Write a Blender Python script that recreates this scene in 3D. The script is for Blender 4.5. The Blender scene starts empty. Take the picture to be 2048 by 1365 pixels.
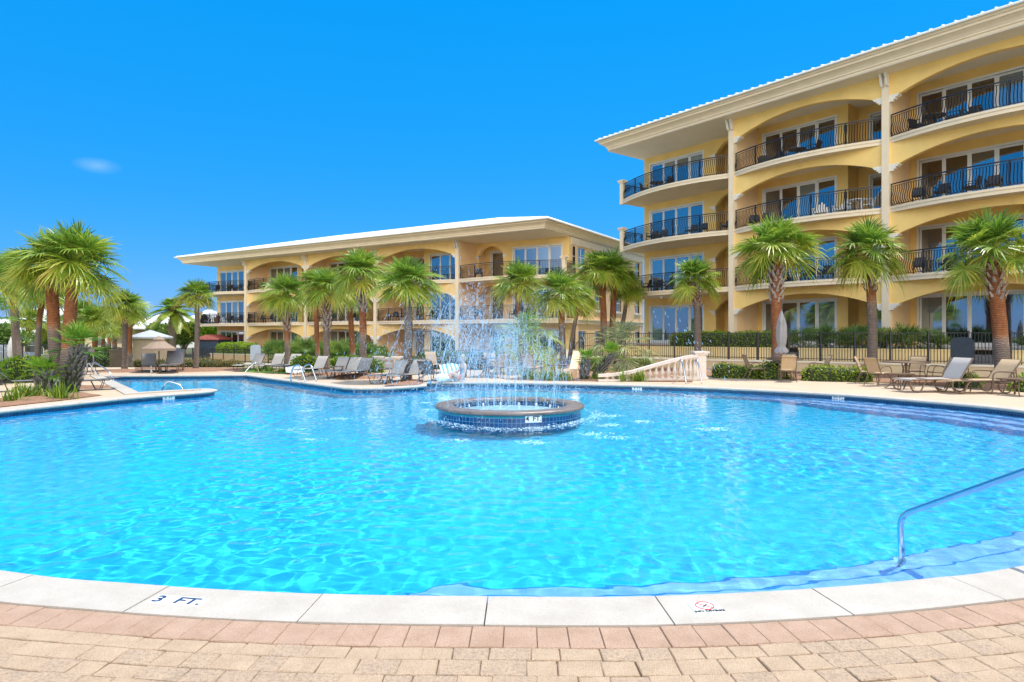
import bpy, bmesh, math, random
import numpy as np
from mathutils import Vector, Matrix
from mathutils.geometry import tessellate_polygon
R = math.radians
random.seed(11)
scene = bpy.context.scene
COL = scene.collection

# ---------------------------------------------------------------- camera
EYE, FPX, HX, HY = 1.55, 1300.0, 1024.0, 670.0
cam_data = bpy.data.cameras.new('camera')
cam = bpy.data.objects.new('camera', cam_data); COL.objects.link(cam)
cam.location = (0, 0, EYE); cam.rotation_euler = (R(90), 0, 0)
cam_data.sensor_width = 36.0; cam_data.lens = FPX / 2048 * 36
cam_data.shift_y = -(682.5 - HY) / 2048
cam_data.clip_start = 0.05; cam_data.clip_end = 3000
scene.camera = cam

# ---------------------------------------------------------------- sky, sun, exposure
SUN_EL, SUN_XY = 67.0, Vector((0.86, 0.50)).normalized()
world = bpy.data.worlds.new('World'); scene.world = world; world.use_nodes = True
wn, wl = world.node_tree.nodes, world.node_tree.links
bg = wn['Background']
sky = wn.new('ShaderNodeTexSky'); sky.sky_type = 'NISHITA'; sky.sun_disc = False
sky.sun_elevation = R(SUN_EL); sky.sun_rotation = math.atan2(SUN_XY.x, SUN_XY.y)
sky.air_density = 1.0; sky.dust_density = 0.0; sky.ozone_density = 1.5; sky.altitude = 0
hsv = wn.new('ShaderNodeHueSaturation')
hsv.inputs['Hue'].default_value = 0.475; hsv.inputs['Saturation'].default_value = 1.5; hsv.inputs['Value'].default_value = 1.0
wl.new(sky.outputs[0], hsv.inputs['Color'])
# one faint wisp of cloud, fixed to a direction in the sky
tcw = wn.new('ShaderNodeTexCoord')
cdir = Vector((195 - HX, FPX, HY - 332)).normalized()
sub = wn.new('ShaderNodeVectorMath'); sub.operation = 'SUBTRACT'; sub.inputs[1].default_value = cdir
scl = wn.new('ShaderNodeVectorMath'); scl.operation = 'MULTIPLY'; scl.inputs[1].default_value = (34, 34, 95)
ln = wn.new('ShaderNodeVectorMath'); ln.operation = 'LENGTH'
nz = wn.new('ShaderNodeTexNoise'); nz.inputs['Scale'].default_value = 30; nz.inputs['Detail'].default_value = 6
mr = wn.new('ShaderNodeMapRange'); mr.inputs[1].default_value = 1.0; mr.inputs[2].default_value = 0.0; mr.inputs[3].default_value = 0.0; mr.inputs[4].default_value = 0.30
mm = wn.new('ShaderNodeMath'); mm.operation = 'MULTIPLY'
mx = wn.new('ShaderNodeMixRGB'); mx.inputs[2].default_value = (5.0, 6.5, 8.5, 1)
wl.new(tcw.outputs['Generated'], sub.inputs[0]); wl.new(sub.outputs[0], scl.inputs[0]); wl.new(scl.outputs[0], ln.inputs[0])
wl.new(ln.outputs['Value'], mr.inputs[0]); wl.new(tcw.outputs['Generated'], nz.inputs['Vector'])
wl.new(mr.outputs[0], mm.inputs[0]); wl.new(nz.outputs['Fac'], mm.inputs[1])
az = wn.new('ShaderNodeMixRGB'); az.inputs[0].default_value = 0.81; az.inputs[2].default_value = (0.02, 2.02, 6.0, 1)
wl.new(hsv.outputs[0], az.inputs[1])
# unseen bright cloud added to the southern and overhead sky as fill for shaded facades
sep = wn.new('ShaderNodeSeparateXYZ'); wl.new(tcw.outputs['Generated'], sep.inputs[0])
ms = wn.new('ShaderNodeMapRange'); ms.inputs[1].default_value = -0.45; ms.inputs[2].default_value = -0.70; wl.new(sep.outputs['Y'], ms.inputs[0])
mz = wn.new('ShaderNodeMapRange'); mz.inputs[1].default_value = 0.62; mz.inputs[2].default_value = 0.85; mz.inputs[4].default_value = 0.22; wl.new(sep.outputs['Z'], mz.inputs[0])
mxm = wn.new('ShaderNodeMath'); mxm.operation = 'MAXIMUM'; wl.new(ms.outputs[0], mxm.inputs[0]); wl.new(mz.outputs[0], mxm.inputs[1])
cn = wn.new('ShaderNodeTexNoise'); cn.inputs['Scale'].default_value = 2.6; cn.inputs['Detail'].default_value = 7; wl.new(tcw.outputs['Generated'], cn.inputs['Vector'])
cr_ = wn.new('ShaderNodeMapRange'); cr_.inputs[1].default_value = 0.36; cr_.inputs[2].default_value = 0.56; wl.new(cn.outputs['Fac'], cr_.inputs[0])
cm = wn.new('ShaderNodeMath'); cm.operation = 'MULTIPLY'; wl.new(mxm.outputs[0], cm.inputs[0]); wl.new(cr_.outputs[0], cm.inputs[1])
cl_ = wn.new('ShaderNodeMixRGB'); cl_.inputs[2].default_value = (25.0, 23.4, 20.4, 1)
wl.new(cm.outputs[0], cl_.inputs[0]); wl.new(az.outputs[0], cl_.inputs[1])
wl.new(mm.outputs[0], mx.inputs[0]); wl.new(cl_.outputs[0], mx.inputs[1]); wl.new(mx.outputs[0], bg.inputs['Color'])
bg.inputs['Strength'].default_value = 0.13
sun_data = bpy.data.lights.new('sun', 'SUN'); sun_data.energy = 4.0; sun_data.angle = R(0.5); sun_data.color = (1.0, 0.95, 0.86)
sun = bpy.data.objects.new('sun', sun_data); COL.objects.link(sun)
sdir = Vector((SUN_XY.x * math.cos(R(SUN_EL)), SUN_XY.y * math.cos(R(SUN_EL)), math.sin(R(SUN_EL))))
sun.rotation_euler = sdir.to_track_quat('Z', 'Y').to_euler(); sun.location = (30, 20, 50)
sun_data.cycles.is_caustics_light = True
scene.view_settings.view_transform = 'Standard'; scene.view_settings.look = 'None'
scene.view_settings.gamma = 1; scene.view_settings.use_curve_mapping = False
scene.view_settings.exposure = 0.4
scene.render.engine = 'CYCLES'
scene.cycles.max_bounces = 10; scene.cycles.diffuse_bounces = 5; scene.cycles.transparent_max_bounces = 24
scene.cycles.use_denoising = True

# ---------------------------------------------------------------- helpers
def G(px, py, z=0.0):                       # photo pixel on the level z -> world point
    D = FPX * (EYE - z) / (py - HY)
    return Vector(((px - HX) / FPX * D, D, z))
def AT(px, D, z=0.0):
    return Vector(((px - HX) / FPX * D, D, z))
def ZAT(py, D):
    return EYE + (HY - py) / FPX * D

def tag(o, label=None, cat=None, group=None, kind=None):
    if label: o['label'] = label
    if cat: o['category'] = cat
    if group: o['group'] = group
    if kind: o['kind'] = kind
    return o
def empty(name, loc=(0, 0, 0), rz=0.0, label=None, cat=None, group=None):
    o = bpy.data.objects.new(name, None); COL.objects.link(o)
    o.location = loc; o.rotation_euler = (0, 0, rz); o.empty_display_size = 0.2
    return tag(o, label, cat, group)
def kids(o): return [c for c in COL.objects if c.parent is o]
def copy_tree(o, loc=None, rz=None, scale=None, parent=None, label=None, cat=None, group=None):
    c = o.copy(); COL.objects.link(c); c.parent = parent
    if loc is not None: c.location = loc
    if rz is not None: c.rotation_euler = (0, 0, rz)
    if scale is not None: c.scale = scale if hasattr(scale, '__len__') else (scale,) * 3
    tag(c, label, cat, group)
    for ch in KID.get(o.name, []):
        copy_tree(ch, parent=c)
    KID.setdefault(c.parent.name, []).append(c) if c.parent else None
    return c
KID = {}

class MB:
    def __init__(s): s.v, s.f, s.m, s.a = [], [], [], None
    def add(s, vs, fs, mi=0, at=None):
        b = len(s.v); s.v += [tuple(v) for v in vs]; s.f += [tuple(i + b for i in f) for f in fs]; s.m += [mi] * len(fs)
        if at is not None:
            if s.a is None: s.a = []
            s.a += [0.0] * (b - len(s.a))
            s.a += list(at) if hasattr(at, '__len__') else [at] * len(vs)
        return s
    def box(s, a, b, mi=0, M=None):
        x0, y0, z0 = a; x1, y1, z1 = b
        vs = [Vector(p) for p in ((x0, y0, z0), (x1, y0, z0), (x1, y1, z0), (x0, y1, z0), (x0, y0, z1), (x1, y0, z1), (x1, y1, z1), (x0, y1, z1))]
        if M is not None: vs = [M @ v for v in vs]
        return s.add(vs, [(3, 2, 1, 0), (4, 5, 6, 7), (0, 1, 5, 4), (1, 2, 6, 5), (2, 3, 7, 6), (3, 0, 4, 7)], mi)
    def cbox(s, c, d, mi=0, rz=0.0, M=None):
        T = Matrix.Translation(c) @ Matrix.Rotation(rz, 4, 'Z')
        if M is not None: T = M @ T
        return s.box([-x / 2 for x in d], [x / 2 for x in d], mi, T)
    def prism(s, poly, z0, z1, mi=0, f=None, caps=True):
        # poly: 2d ccw loop; f maps (a,b,c) -> world
        f = f or (lambda a, b, c: (a, b, c)); n = len(poly)
        vs = [f(p[0], p[1], z0) for p in poly] + [f(p[0], p[1], z1) for p in poly]
        fs = [(i, (i + 1) % n, n + (i + 1) % n, n + i) for i in range(n)]
        if caps:
            t = tessellate_polygon([[Vector((p[0], p[1], 0)) for p in poly]])
            fs += [tuple(q) for q in t] + [tuple(i + n for i in q) for q in t]
        return s.add(vs, fs, mi)
    def tube(s, pts, r, n=8, mi=0, closed=False, caps=True, at=None):
        pts = [Vector(p) for p in pts]; m = len(pts)
        rr = r if hasattr(r, '__len__') else [r] * m
        vs, prev = [], None
        for i, p in enumerate(pts):
            if closed: t = pts[(i + 1) % m] - pts[i - 1]
            else: t = pts[min(i + 1, m - 1)] - pts[max(i - 1, 0)]
            t.normalize()
            if prev is None:
                prev = t.orthogonal().normalized()
            a = (prev - t * prev.dot(t))
            if a.length < 1e-6: a = t.orthogonal()
            a.normalize(); b = t.cross(a); prev = a
            vs += [p + (a * math.cos(2 * math.pi * k / n) + b * math.sin(2 * math.pi * k / n)) * rr[i] for k in range(n)]
        fs = []
        for i in range(m if closed else m - 1):
            j = (i + 1) % m
            fs += [(i * n + k, i * n + (k + 1) % n, j * n + (k + 1) % n, j * n + k) for k in range(n)]
        if caps and not closed: fs += [tuple(range(n - 1, -1, -1)), tuple((m - 1) * n + k for k in range(n))]
        return s.add(vs, fs, mi, at)
    def lathe(s, prof, n=16, c=(0, 0, 0), mi=0, capt=True, capb=True):
        vs = []
        for r, z in prof:
            vs += [(c[0] + r * math.cos(2 * math.pi * k / n), c[1] + r * math.sin(2 * math.pi * k / n), c[2] + z) for k in range(n)]
        fs = []
        for i in range(len(prof) - 1):
            fs += [(i * n + k, i * n + (k + 1) % n, (i + 1) * n + (k + 1) % n, (i + 1) * n + k) for k in range(n)]
        if capb: fs.append(tuple(range(n - 1, -1, -1)))
        if capt: fs.append(tuple((len(prof) - 1) * n + k for k in range(n)))
        return s.add(vs, fs, mi)
    def sheet(s, outer, holes=(), z=0.0, mi=0):
        loops = [[Vector((p[0], p[1], 0)) for p in outer]] + [[Vector((p[0], p[1], 0)) for p in h] for h in holes]
        flat = [v for l in loops for v in l]
        tris = tessellate_polygon(loops)
        fs = []
        for t in tris:
            a, b, c = (flat[i] for i in t)
            fs.append(t if (b - a).cross(c - a).z > 0 else (t[0], t[2], t[1]))
        return s.add([(v.x, v.y, z) for v in flat], fs, mi)
    def mesh(s, name, mats, smooth=False):
        me = bpy.data.meshes.new(name); me.from_pydata(s.v, [], s.f)
        for m in (mats if isinstance(mats, (list, tuple)) else [mats]): me.materials.append(m)
        if any(s.m): me.polygons.foreach_set('material_index', s.m)
        if smooth: me.polygons.foreach_set('use_smooth', [True] * len(s.f))
        if s.a is not None:
            s.a += [0.0] * (len(s.v) - len(s.a))
            at = me.attributes.new('tone', 'FLOAT', 'POINT'); at.data.foreach_set('value', s.a)
        me.update()
        return me
    def build(s, name, mats, parent=None, smooth=False, fix=False, bevel=0):
        me = s.mesh(name, mats, smooth)
        if fix:
            bm = bmesh.new(); bm.from_mesh(me); bmesh.ops.recalc_face_normals(bm, faces=bm.faces); bm.to_mesh(me); bm.free()
        return place(name, me, parent)
def place(name, me, parent=None, loc=None, rz=None):
    o = bpy.data.objects.new(name, me); COL.objects.link(o)
    if parent is not None:
        o.parent = parent; KID.setdefault(parent.name, []).append(o)
    if loc is not None: o.location = loc
    if rz is not None: o.rotation_euler = (0, 0, rz)
    return o
def smooth_by_angle(o, deg=40):
    me = o.data; me.polygons.foreach_set('use_smooth', [True] * len(me.polygons))
    bm = bmesh.new(); bm.from_mesh(me)
    for e in bm.edges:
        e.smooth = not (len(e.link_faces) == 2 and e.calc_face_angle(0) > R(deg))
    bm.to_mesh(me); bm.free(); return o

# ---------------------------------------------------------------- materials
class MT: pass
def mat(name, col, rough=0.7, var=0.0, scale=3.0, bump=0.0, bscale=40.0, metal=0.0, spec=None, col2=None, detail=4, coord='Object', **kw):
    m = bpy.data.materials.new(name); m.use_nodes = True
    nt = m.node_tree; N, L = nt.nodes, nt.links; p = N['Principled BSDF']
    p.inputs['Base Color'].default_value = (*col, 1); p.inputs['Roughness'].default_value = rough; p.inputs['Metallic'].default_value = metal
    if spec is not None: p.inputs['Specular IOR Level'].default_value = spec
    for k, v in kw.items(): p.inputs[k.replace('_', ' ')].default_value = v
    tc = N.new('ShaderNodeTexCoord')
    if var or col2:
        n = N.new('ShaderNodeTexNoise'); n.inputs['Scale'].default_value = scale; n.inputs['Detail'].default_value = detail; n.inputs['Roughness'].default_value = 0.6
        L.new(tc.outputs[coord], n.inputs['Vector'])
        rp = N.new('ShaderNodeValToRGB')
        c2 = col2 or tuple(min(1, c * (1 + var)) for c in col); c1 = col if col2 else tuple(c * (1 - var) for c in col)
        rp.color_ramp.elements[0].position = 0.3; rp.color_ramp.elements[1].position = 0.7
        rp.color_ramp.elements[0].color = (*c1, 1); rp.color_ramp.elements[1].color = (*c2, 1)
        L.new(n.outputs['Fac'], rp.inputs[0]); L.new(rp.outputs[0], p.inputs['Base Color'])
    if bump:
        b = N.new('ShaderNodeTexNoise'); b.inputs['Scale'].default_value = bscale; b.inputs['Detail'].default_value = 5
        L.new(tc.outputs[coord], b.inputs['Vector'])
        bp = N.new('ShaderNodeBump'); bp.inputs['Strength'].default_value = bump; bp.inputs['Distance'].default_value = 0.02
        L.new(b.outputs['Fac'], bp.inputs['Height']); L.new(bp.outputs[0], p.inputs['Normal'])
    return m
def speckle(m, scale=90, lo=0.72, amt=0.5):
    N, L = m.node_tree.nodes, m.node_tree.links; p = N['Principled BSDF']; src = p.inputs['Base Color'].links[0].from_socket
    tc = N.new('ShaderNodeTexCoord'); n = N.new('ShaderNodeTexNoise'); n.inputs['Scale'].default_value = scale; n.inputs['Detail'].default_value = 3; L.new(tc.outputs['Object'], n.inputs['Vector'])
    rp = N.new('ShaderNodeValToRGB'); rp.color_ramp.elements[0].position = 0.36; rp.color_ramp.elements[0].color = (lo, lo, lo * 1.03, 1); rp.color_ramp.elements[1].position = 0.56
    L.new(n.outputs['Fac'], rp.inputs[0]); x = N.new('ShaderNodeMixRGB'); x.blend_type = 'MULTIPLY'; x.inputs[0].default_value = amt; L.new(src, x.inputs[1]); L.new(rp.outputs[0], x.inputs[2]); L.new(x.outputs[0], p.inputs['Base Color']); return m
def leaf_mat(name, ramp, trans=0.35, rough=0.45, spec=0.35):
    # colour by the leaf's own tone (age), with light passing through the blade
    m = bpy.data.materials.new(name); m.use_nodes = True
    nt = m.node_tree; N, L = nt.nodes, nt.links; p = N['Principled BSDF']; out = N['Material Output']
    at = N.new('ShaderNodeAttribute'); at.attribute_name = 'tone'
    rp = N.new('ShaderNodeValToRGB'); e = rp.color_ramp.elements
    e[0].position, e[1].position = ramp[0][0], ramp[-1][0]; e[0].color = (*ramp[0][1], 1); e[1].color = (*ramp[-1][1], 1)
    for pos, c in ramp[1:-1]:
        x = e.new(pos); x.color = (*c, 1)
    L.new(at.outputs['Fac'], rp.inputs[0]); L.new(rp.outputs[0], p.inputs['Base Color'])
    p.inputs['Roughness'].default_value = rough; p.inputs['Specular IOR Level'].default_value = spec
    tr = N.new('ShaderNodeBsdfTranslucent'); L.new(rp.outputs[0], tr.inputs['Color'])
    mxs = N.new('ShaderNodeMixShader'); mxs.inputs[0].default_value = trans
    L.new(p.outputs[0], mxs.inputs[1]); L.new(tr.outputs[0], mxs.inputs[2]); L.new(mxs.outputs[0], out.inputs[0])
    return m
MT.yellow = mat('yellow_stucco', (0.87, 0.595, 0.20), 0.85, var=0.09, scale=0.8, bump=0.25, bscale=90)
MT.paleyellow = mat('pale_yellow_stucco', (0.86, 0.59, 0.235), 0.85, var=0.09, scale=0.8, bump=0.25, bscale=90)
MT.peach = mat('peach_stucco', (0.80, 0.55, 0.30), 0.85, var=0.06, scale=1.0, bump=0.25, bscale=90)
MT.roofgrey = mat('weathered_metal_roof', (0.42, 0.44, 0.47), 0.5, var=0.1, scale=2)
MT.trim = mat('cream_trim', (0.78, 0.645, 0.455), 0.8, var=0.05, scale=1.5, bump=0.1, bscale=60)
MT.soffit = mat('soffit_paint', (0.80, 0.72, 0.58), 0.8, var=0.03, scale=0.8)
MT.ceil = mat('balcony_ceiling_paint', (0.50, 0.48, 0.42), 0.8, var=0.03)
MT.cap = mat('cast_stone', (0.78, 0.72, 0.62), 0.7, var=0.05, scale=4)
MT.roof = mat('white_metal_roof', (0.82, 0.83, 0.84), 0.45, var=0.03, scale=0.6)
MT.white = mat('white_frame_paint', (0.80, 0.80, 0.78), 0.4, var=0.02)
MT.black = mat('black_painted_iron', (0.012, 0.014, 0.018), 0.4, var=0.3, scale=8)
MT.dark = mat('dark_balcony_furniture', (0.015, 0.02, 0.03), 0.5, var=0.3, scale=8)
MT.chrome = mat('stainless_steel', (0.62, 0.64, 0.66), 0.16, metal=1.0, var=0.06, scale=6)
MT.bronze = mat('bronze_aluminium', (0.16, 0.105, 0.07), 0.4, metal=0.3, var=0.12, scale=10)
MT.darkbronze = mat('dark_bronze_aluminium', (0.055, 0.04, 0.034), 0.4, metal=0.3, var=0.12, scale=10)
MT.balus = mat('cast_stone_balustrade', (0.66, 0.57, 0.50), 0.8, var=0.08, scale=6, bump=0.15, bscale=50)
MT.ledge = mat('ledge_wall_stucco', (0.62, 0.49, 0.31), 0.85, var=0.08, scale=1.5, bump=0.2, bscale=70)
MT.ledgetop = mat('ledge_cap_stone', (0.80, 0.72, 0.58), 0.8, var=0.06, scale=3)
MT.retain = mat('retaining_wall_stucco', (0.98, 0.74, 0.36), 0.85, var=0.05, scale=1.5)
MT.mulch = mat('pine_bark_mulch', (0.16, 0.075, 0.04), 0.95, col2=(0.40, 0.22, 0.13), scale=22, bump=0.9, bscale=60, detail=8)
MT.lawn = mat('lawn_soil', (0.09, 0.20, 0.02), 0.95, col2=(0.16, 0.30, 0.04), scale=9, bump=0.5, bscale=60)
MT.sand = mat('far_ground_sand', (0.22, 0.19, 0.12), 0.95, col2=(0.12, 0.16, 0.06), scale=0.25, bump=0.3, bscale=20)
MT.trunk = None
def curtain_glass(name, base, rough=0.03, refl=0.35):
    m = bpy.data.materials.new(name); m.use_nodes = True
    nt = m.node_tree; N, L = nt.nodes, nt.links; p = N['Principled BSDF']; out = N['Material Output']
    p.inputs['Base Color'].default_value = (*base, 1); p.inputs['Roughness'].default_value = 0.6; p.inputs['Specular IOR Level'].default_value = 0.0
    tc = N.new('ShaderNodeTexCoord'); wv = N.new('ShaderNodeTexWave'); wv.inputs['Scale'].default_value = 9; wv.inputs['Distortion'].default_value = 1.5
    mp = N.new('ShaderNodeMapping'); mp.inputs['Scale'].default_value = (1, 1, 0.02); L.new(tc.outputs['Object'], mp.inputs[0]); L.new(mp.outputs[0], wv.inputs['Vector'])
    rp = N.new('ShaderNodeValToRGB'); rp.color_ramp.elements[0].color = (*[c * 0.6 for c in base], 1); rp.color_ramp.elements[1].color = (*[min(1, c * 1.2) for c in base], 1)
    L.new(wv.outputs['Fac'], rp.inputs[0]); L.new(rp.outputs[0], p.inputs['Base Color'])
    g = N.new('ShaderNodeBsdfGlossy'); g.inputs['Roughness'].default_value = rough; g.inputs['Color'].default_value = (0.9, 0.95, 1, 1)
    lw = N.new('ShaderNodeLayerWeight'); lw.inputs['Blend'].default_value = 0.25
    mp2 = N.new('ShaderNodeMapRange'); mp2.inputs[3].default_value = refl; mp2.inputs[4].default_value = 0.95
    L.new(lw.outputs['Fresnel'], mp2.inputs[0])
    mxs = N.new('ShaderNodeMixShader'); L.new(mp2.outputs[0], mxs.inputs[0]); L.new(p.outputs[0], mxs.inputs[1]); L.new(g.outputs[0], mxs.inputs[2]); L.new(mxs.outputs[0], out.inputs[0])
    return m
MT.glass = curtain_glass('dark_window_glass', (0.012, 0.022, 0.03), refl=0.30)
MT.glass2 = curtain_glass('curtained_window_glass', (0.13, 0.21, 0.25), refl=0.28)
MT.glass3 = curtain_glass('half_curtained_glass', (0.03, 0.07, 0.10), refl=0.34)
def sling(name, col):
    m = mat(name, col, 0.75, var=0.08, scale=14)
    N, L = m.node_tree.nodes, m.node_tree.links; p = N['Principled BSDF']; out = N['Material Output']
    tr = N.new('ShaderNodeBsdfTranslucent'); tr.inputs['Color'].default_value = (*[min(1, c * 1.1) for c in col], 1)
    mxs = N.new('ShaderNodeMixShader'); mxs.inputs[0].default_value = 0.3
    L.new(p.outputs[0], mxs.inputs[1]); L.new(tr.outputs[0], mxs.inputs[2]); L.new(mxs.outputs[0], out.inputs[0])
    return m
MT.tan = sling('tan_sling_mesh', (0.56, 0.42, 0.26)); MT.greysling = sling('grey_sling_mesh', (0.48, 0.455, 0.43)); MT.charcoal = sling('charcoal_sling_mesh', (0.22, 0.225, 0.24))
MT.canvas = sling('taupe_canvas', (0.42, 0.31, 0.23)); MT.greycanvas = sling('grey_canvas', (0.42, 0.40, 0.40)); MT.whitecanvas = sling('white_canvas', (0.75, 0.73, 0.70))
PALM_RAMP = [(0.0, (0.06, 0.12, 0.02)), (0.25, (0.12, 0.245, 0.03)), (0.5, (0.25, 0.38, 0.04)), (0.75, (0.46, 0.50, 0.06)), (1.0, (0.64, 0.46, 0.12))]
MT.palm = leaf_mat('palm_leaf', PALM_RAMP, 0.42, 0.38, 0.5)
MT.pindo = leaf_mat('silver_palm_leaf', [(0.0, (0.10, 0.15, 0.08)), (0.5, (0.24, 0.29, 0.14)), (0.85, (0.40, 0.40, 0.16)), (1.0, (0.45, 0.38, 0.2))], 0.3)
MT.palmetto = leaf_mat('palmetto_leaf', [(0.0, (0.05, 0.11, 0.025)), (0.5, (0.13, 0.24, 0.05)), (1.0, (0.34, 0.40, 0.08))], 0.3)
MT.fanleaf = leaf_mat('fan_palm_leaf', [(0.0, (0.05, 0.13, 0.01)), (0.5, (0.12, 0.26, 0.02)), (1.0, (0.26, 0.38, 0.03))], 0.35)
MT.hedge = leaf_mat('clipped_hedge_leaf', [(0.0, (0.05, 0.13, 0.008)), (0.5, (0.16, 0.30, 0.012)), (1.0, (0.36, 0.48, 0.02))], 0.3)
MT.lowhedge = leaf_mat('low_hedge_leaf', [(0.0, (0.05, 0.12, 0.01)), (0.5, (0.17, 0.28, 0.02)), (1.0, (0.40, 0.46, 0.05))], 0.3)
MT.rusthedge = leaf_mat('rusty_hedge_leaf', [(0.0, (0.07, 0.08, 0.02)), (0.5, (0.24, 0.19, 0.05)), (1.0, (0.42, 0.26, 0.10))], 0.25)
MT.core = mat('hedge_twigs', (0.03, 0.045, 0.015), 0.95, var=0.4, scale=10)
# ================================================================ pool outline, water, deck
WATER_Z = -0.12
def catmull(pts, n=6):
    pts = [Vector((p[0], p[1])) for p in pts]; out = []
    ext = [pts[0] * 2 - pts[1]] + pts + [pts[-1] * 2 - pts[-2]]
    for i in range(1, len(ext) - 2):
        a, b, c, d = ext[i - 1:i + 3]
        for k in range(n):
            t = k / n
            out.append(0.5 * ((2 * b) + (c - a) * t + (2 * a - 5 * b + 4 * c - d) * t * t + (3 * b - a - 3 * c + d) * t ** 3))
    return out + [pts[-1]]
gp = lambda px, py: tuple(G(px, py)[:2])
MAIN = catmull([(-8.35, 17.4), (-9.3, 16.1), (-9.9, 14.5), (-10.35, 13.0), (-10.5, 11), (-9.8, 8.5), (-7.9, 6.45), (-5.6, 5.0), gp(0, 1147.6), gp(277, 1175), gp(629, 1194.5),
                gp(976, 1200), gp(1306, 1199.4), gp(1621, 1184.5), gp(1871, 1162.5), gp(2048, 1137.6), (5.5, 5.15), (7.7, 6.45), (9.6, 8.6), (10.5, 10.9), gp(2048, 823), gp(1945, 811.7), gp(1821, 801),
                gp(1676, 789.7), gp(1486, 779.4), gp(1366, 774.4), gp(1200, 770), gp(1020, 766.3), gp(852, 766.3)], 8)
TIP = catmull([(-2.62, 19.75), (-3.3, 19.0), (-4.0, 18.72), (-4.75, 18.85), (-5.4, 19.5)], 5)
LEFTPOOL = [(-7.8, 22.2), (-10.25, 25.0), (-12.8, 24.65), (-15.3, 24.3), (-12.6, 20.8), (-10.0, 17.4)]
PEN = catmull([(-9.3, 18.2), (-8.75, 18.55), (-8.3, 18.25), (-8.22, 17.75)], 4)
OUT = [Vector(p) for p in MAIN] + [Vector(p) for p in TIP] + [Vector(p) for p in LEFTPOOL] + [Vector(p) for p in PEN]
def dedupe(pl):
    o = []
    for p in pl:
        if not o or (p - o[-1]).length > 0.03: o.append(p)
    return o
OUT = dedupe(OUT)
def offset(loop, d, closed=True):            # + = outward for a ccw loop, mitred
    n = len(loop); res = []
    for i in range(n):
        a, b, c = loop[i - 1], loop[i], loop[(i + 1) % n]
        if not closed and i == 0: a = b * 2 - c
        if not closed and i == n - 1: c = b * 2 - a
        t1, t2 = (b - a).normalized(), (c - b).normalized()
        n1, n2 = Vector((t1.y, -t1.x)), Vector((t2.y, -t2.x))
        m = (n1 + n2)
        if m.length < 1e-4: m = n1
        m.normalize(); k = max(0.45, m.dot(n1))
        res.append(b + m * (d / k))
    return res
def inside(loop, X, Y):
    c = np.zeros(X.shape, bool); n = len(loop)
    for i in range(n):
        x1, y1 = loop[i]; x2, y2 = loop[(i + 1) % n]
        if y1 == y2: continue
        k = ((y1 > Y) != (y2 > Y)) & (X < (x2 - x1) * (Y - y1) / (y2 - y1) + x1)
        c ^= k
    return c
CW = 0.37
OUTC = offset(OUT, CW)
# fountain ring
FC, FR = Vector((-0.05, 13.46)), 1.5

# ---- water surface: a heaved sheet fine enough to bend the sunlight
def water_material():
    m = bpy.data.materials.new('pool_water'); m.use_nodes = True
    N, L = m.node_tree.nodes, m.node_tree.links; p = N['Principled BSDF']
    p.inputs['Base Color'].default_value = (0.93, 1.0, 1.0, 1); p.inputs['Roughness'].default_value = 0.0
    p.inputs['IOR'].default_value = 1.23; p.inputs['Transmission Weight'].default_value = 1.0
    return m
MT.water = water_material()
def water_sheet():
    ys, y = [], 3.5
    while y < 26: ys.append(y); y += 0.026 + 0.0042 * (y - 3.5)
    xs = np.arange(-17, 11.6, 0.048); ys = np.array(ys); X, Y = np.meshgrid(xs, ys)
    rng = np.random.default_rng(5); Z = np.zeros_like(X); Zs = np.zeros_like(X)
    for i in range(70):
        lam = 0.095 * 2 ** (rng.random() * 2.1); th = rng.random() * 6.283; k = 6.283 / lam
        Z += 0.00025 * (lam / 0.095) ** 0.85 * np.sin(k * (X * math.cos(th) + Y * math.sin(th)) + rng.random() * 6.28)
    # gusts: patches of livelier and calmer water
    g = np.zeros_like(X)
    for i in range(8):
        lam = 2.5 + rng.random() * 5; th = rng.random() * 6.283
        g += np.sin(6.283 / lam * (X * math.cos(th) + Y * math.sin(th)) + rng.random() * 6.28)
    Z *= np.clip(1.0 + 0.16 * g, 0.45, 1.6)
    Z *= np.clip((Y - 3.8 - X * X / 26) / 1.3, 0.0, 1) * 0.6 + 0.4
    rr = np.hypot(X - FC.x, Y - FC.y)
    for lam, a in ((0.42, 0.0016), (0.27, 0.0011), (0.19, 0.0008)):
        Z += a * np.exp(-np.clip(rr - FR, 0, None) / 1.6) * np.sin(6.283 * rr / lam + 0.8 * np.sin(3 * np.arctan2(Y - FC.y, X - FC.x)))
    ny, nx = X.shape; V = np.stack([X, Y, Z + WATER_Z], -1).reshape(-1, 3)
    idx = np.arange(ny * nx).reshape(ny, nx)
    F = np.stack([idx[:-1, :-1], idx[:-1, 1:], idx[1:, 1:], idx[1:, :-1]], -1).reshape(-1, 4)
    cx, cy = (X[:-1, :-1] + X[1:, 1:]).ravel() / 2, (Y[:-1, :-1] + Y[1:, 1:]).ravel() / 2
    keep = inside(offset(OUT, 0.1), cx, cy) & (np.hypot(cx - FC.x, cy - FC.y) > FR - 0.12)
    F = F[keep]; used = np.zeros(len(V), bool); used[F.ravel()] = True
    remap = np.cumsum(used) - 1; V = V[used]; F = remap[F]
    me = bpy.data.meshes.new('pool_water'); me.vertices.add(len(V)); me.vertices.foreach_set('co', V.ravel())
    me.loops.add(F.size); me.loops.foreach_set('vertex_index', F.ravel().astype(np.int32))
    me.polygons.add(len(F)); me.polygons.foreach_set('loop_start', (np.arange(len(F)) * 4).astype(np.int32))
    me.polygons.foreach_set('use_smooth', np.ones(len(F), bool)); me.update(); me.validate(); me.materials.append(MT.water)
    o = place('pool_water', me); tag(o, kind='structure'); o.cycles.is_caustics_caster = True
water_sheet()

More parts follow.
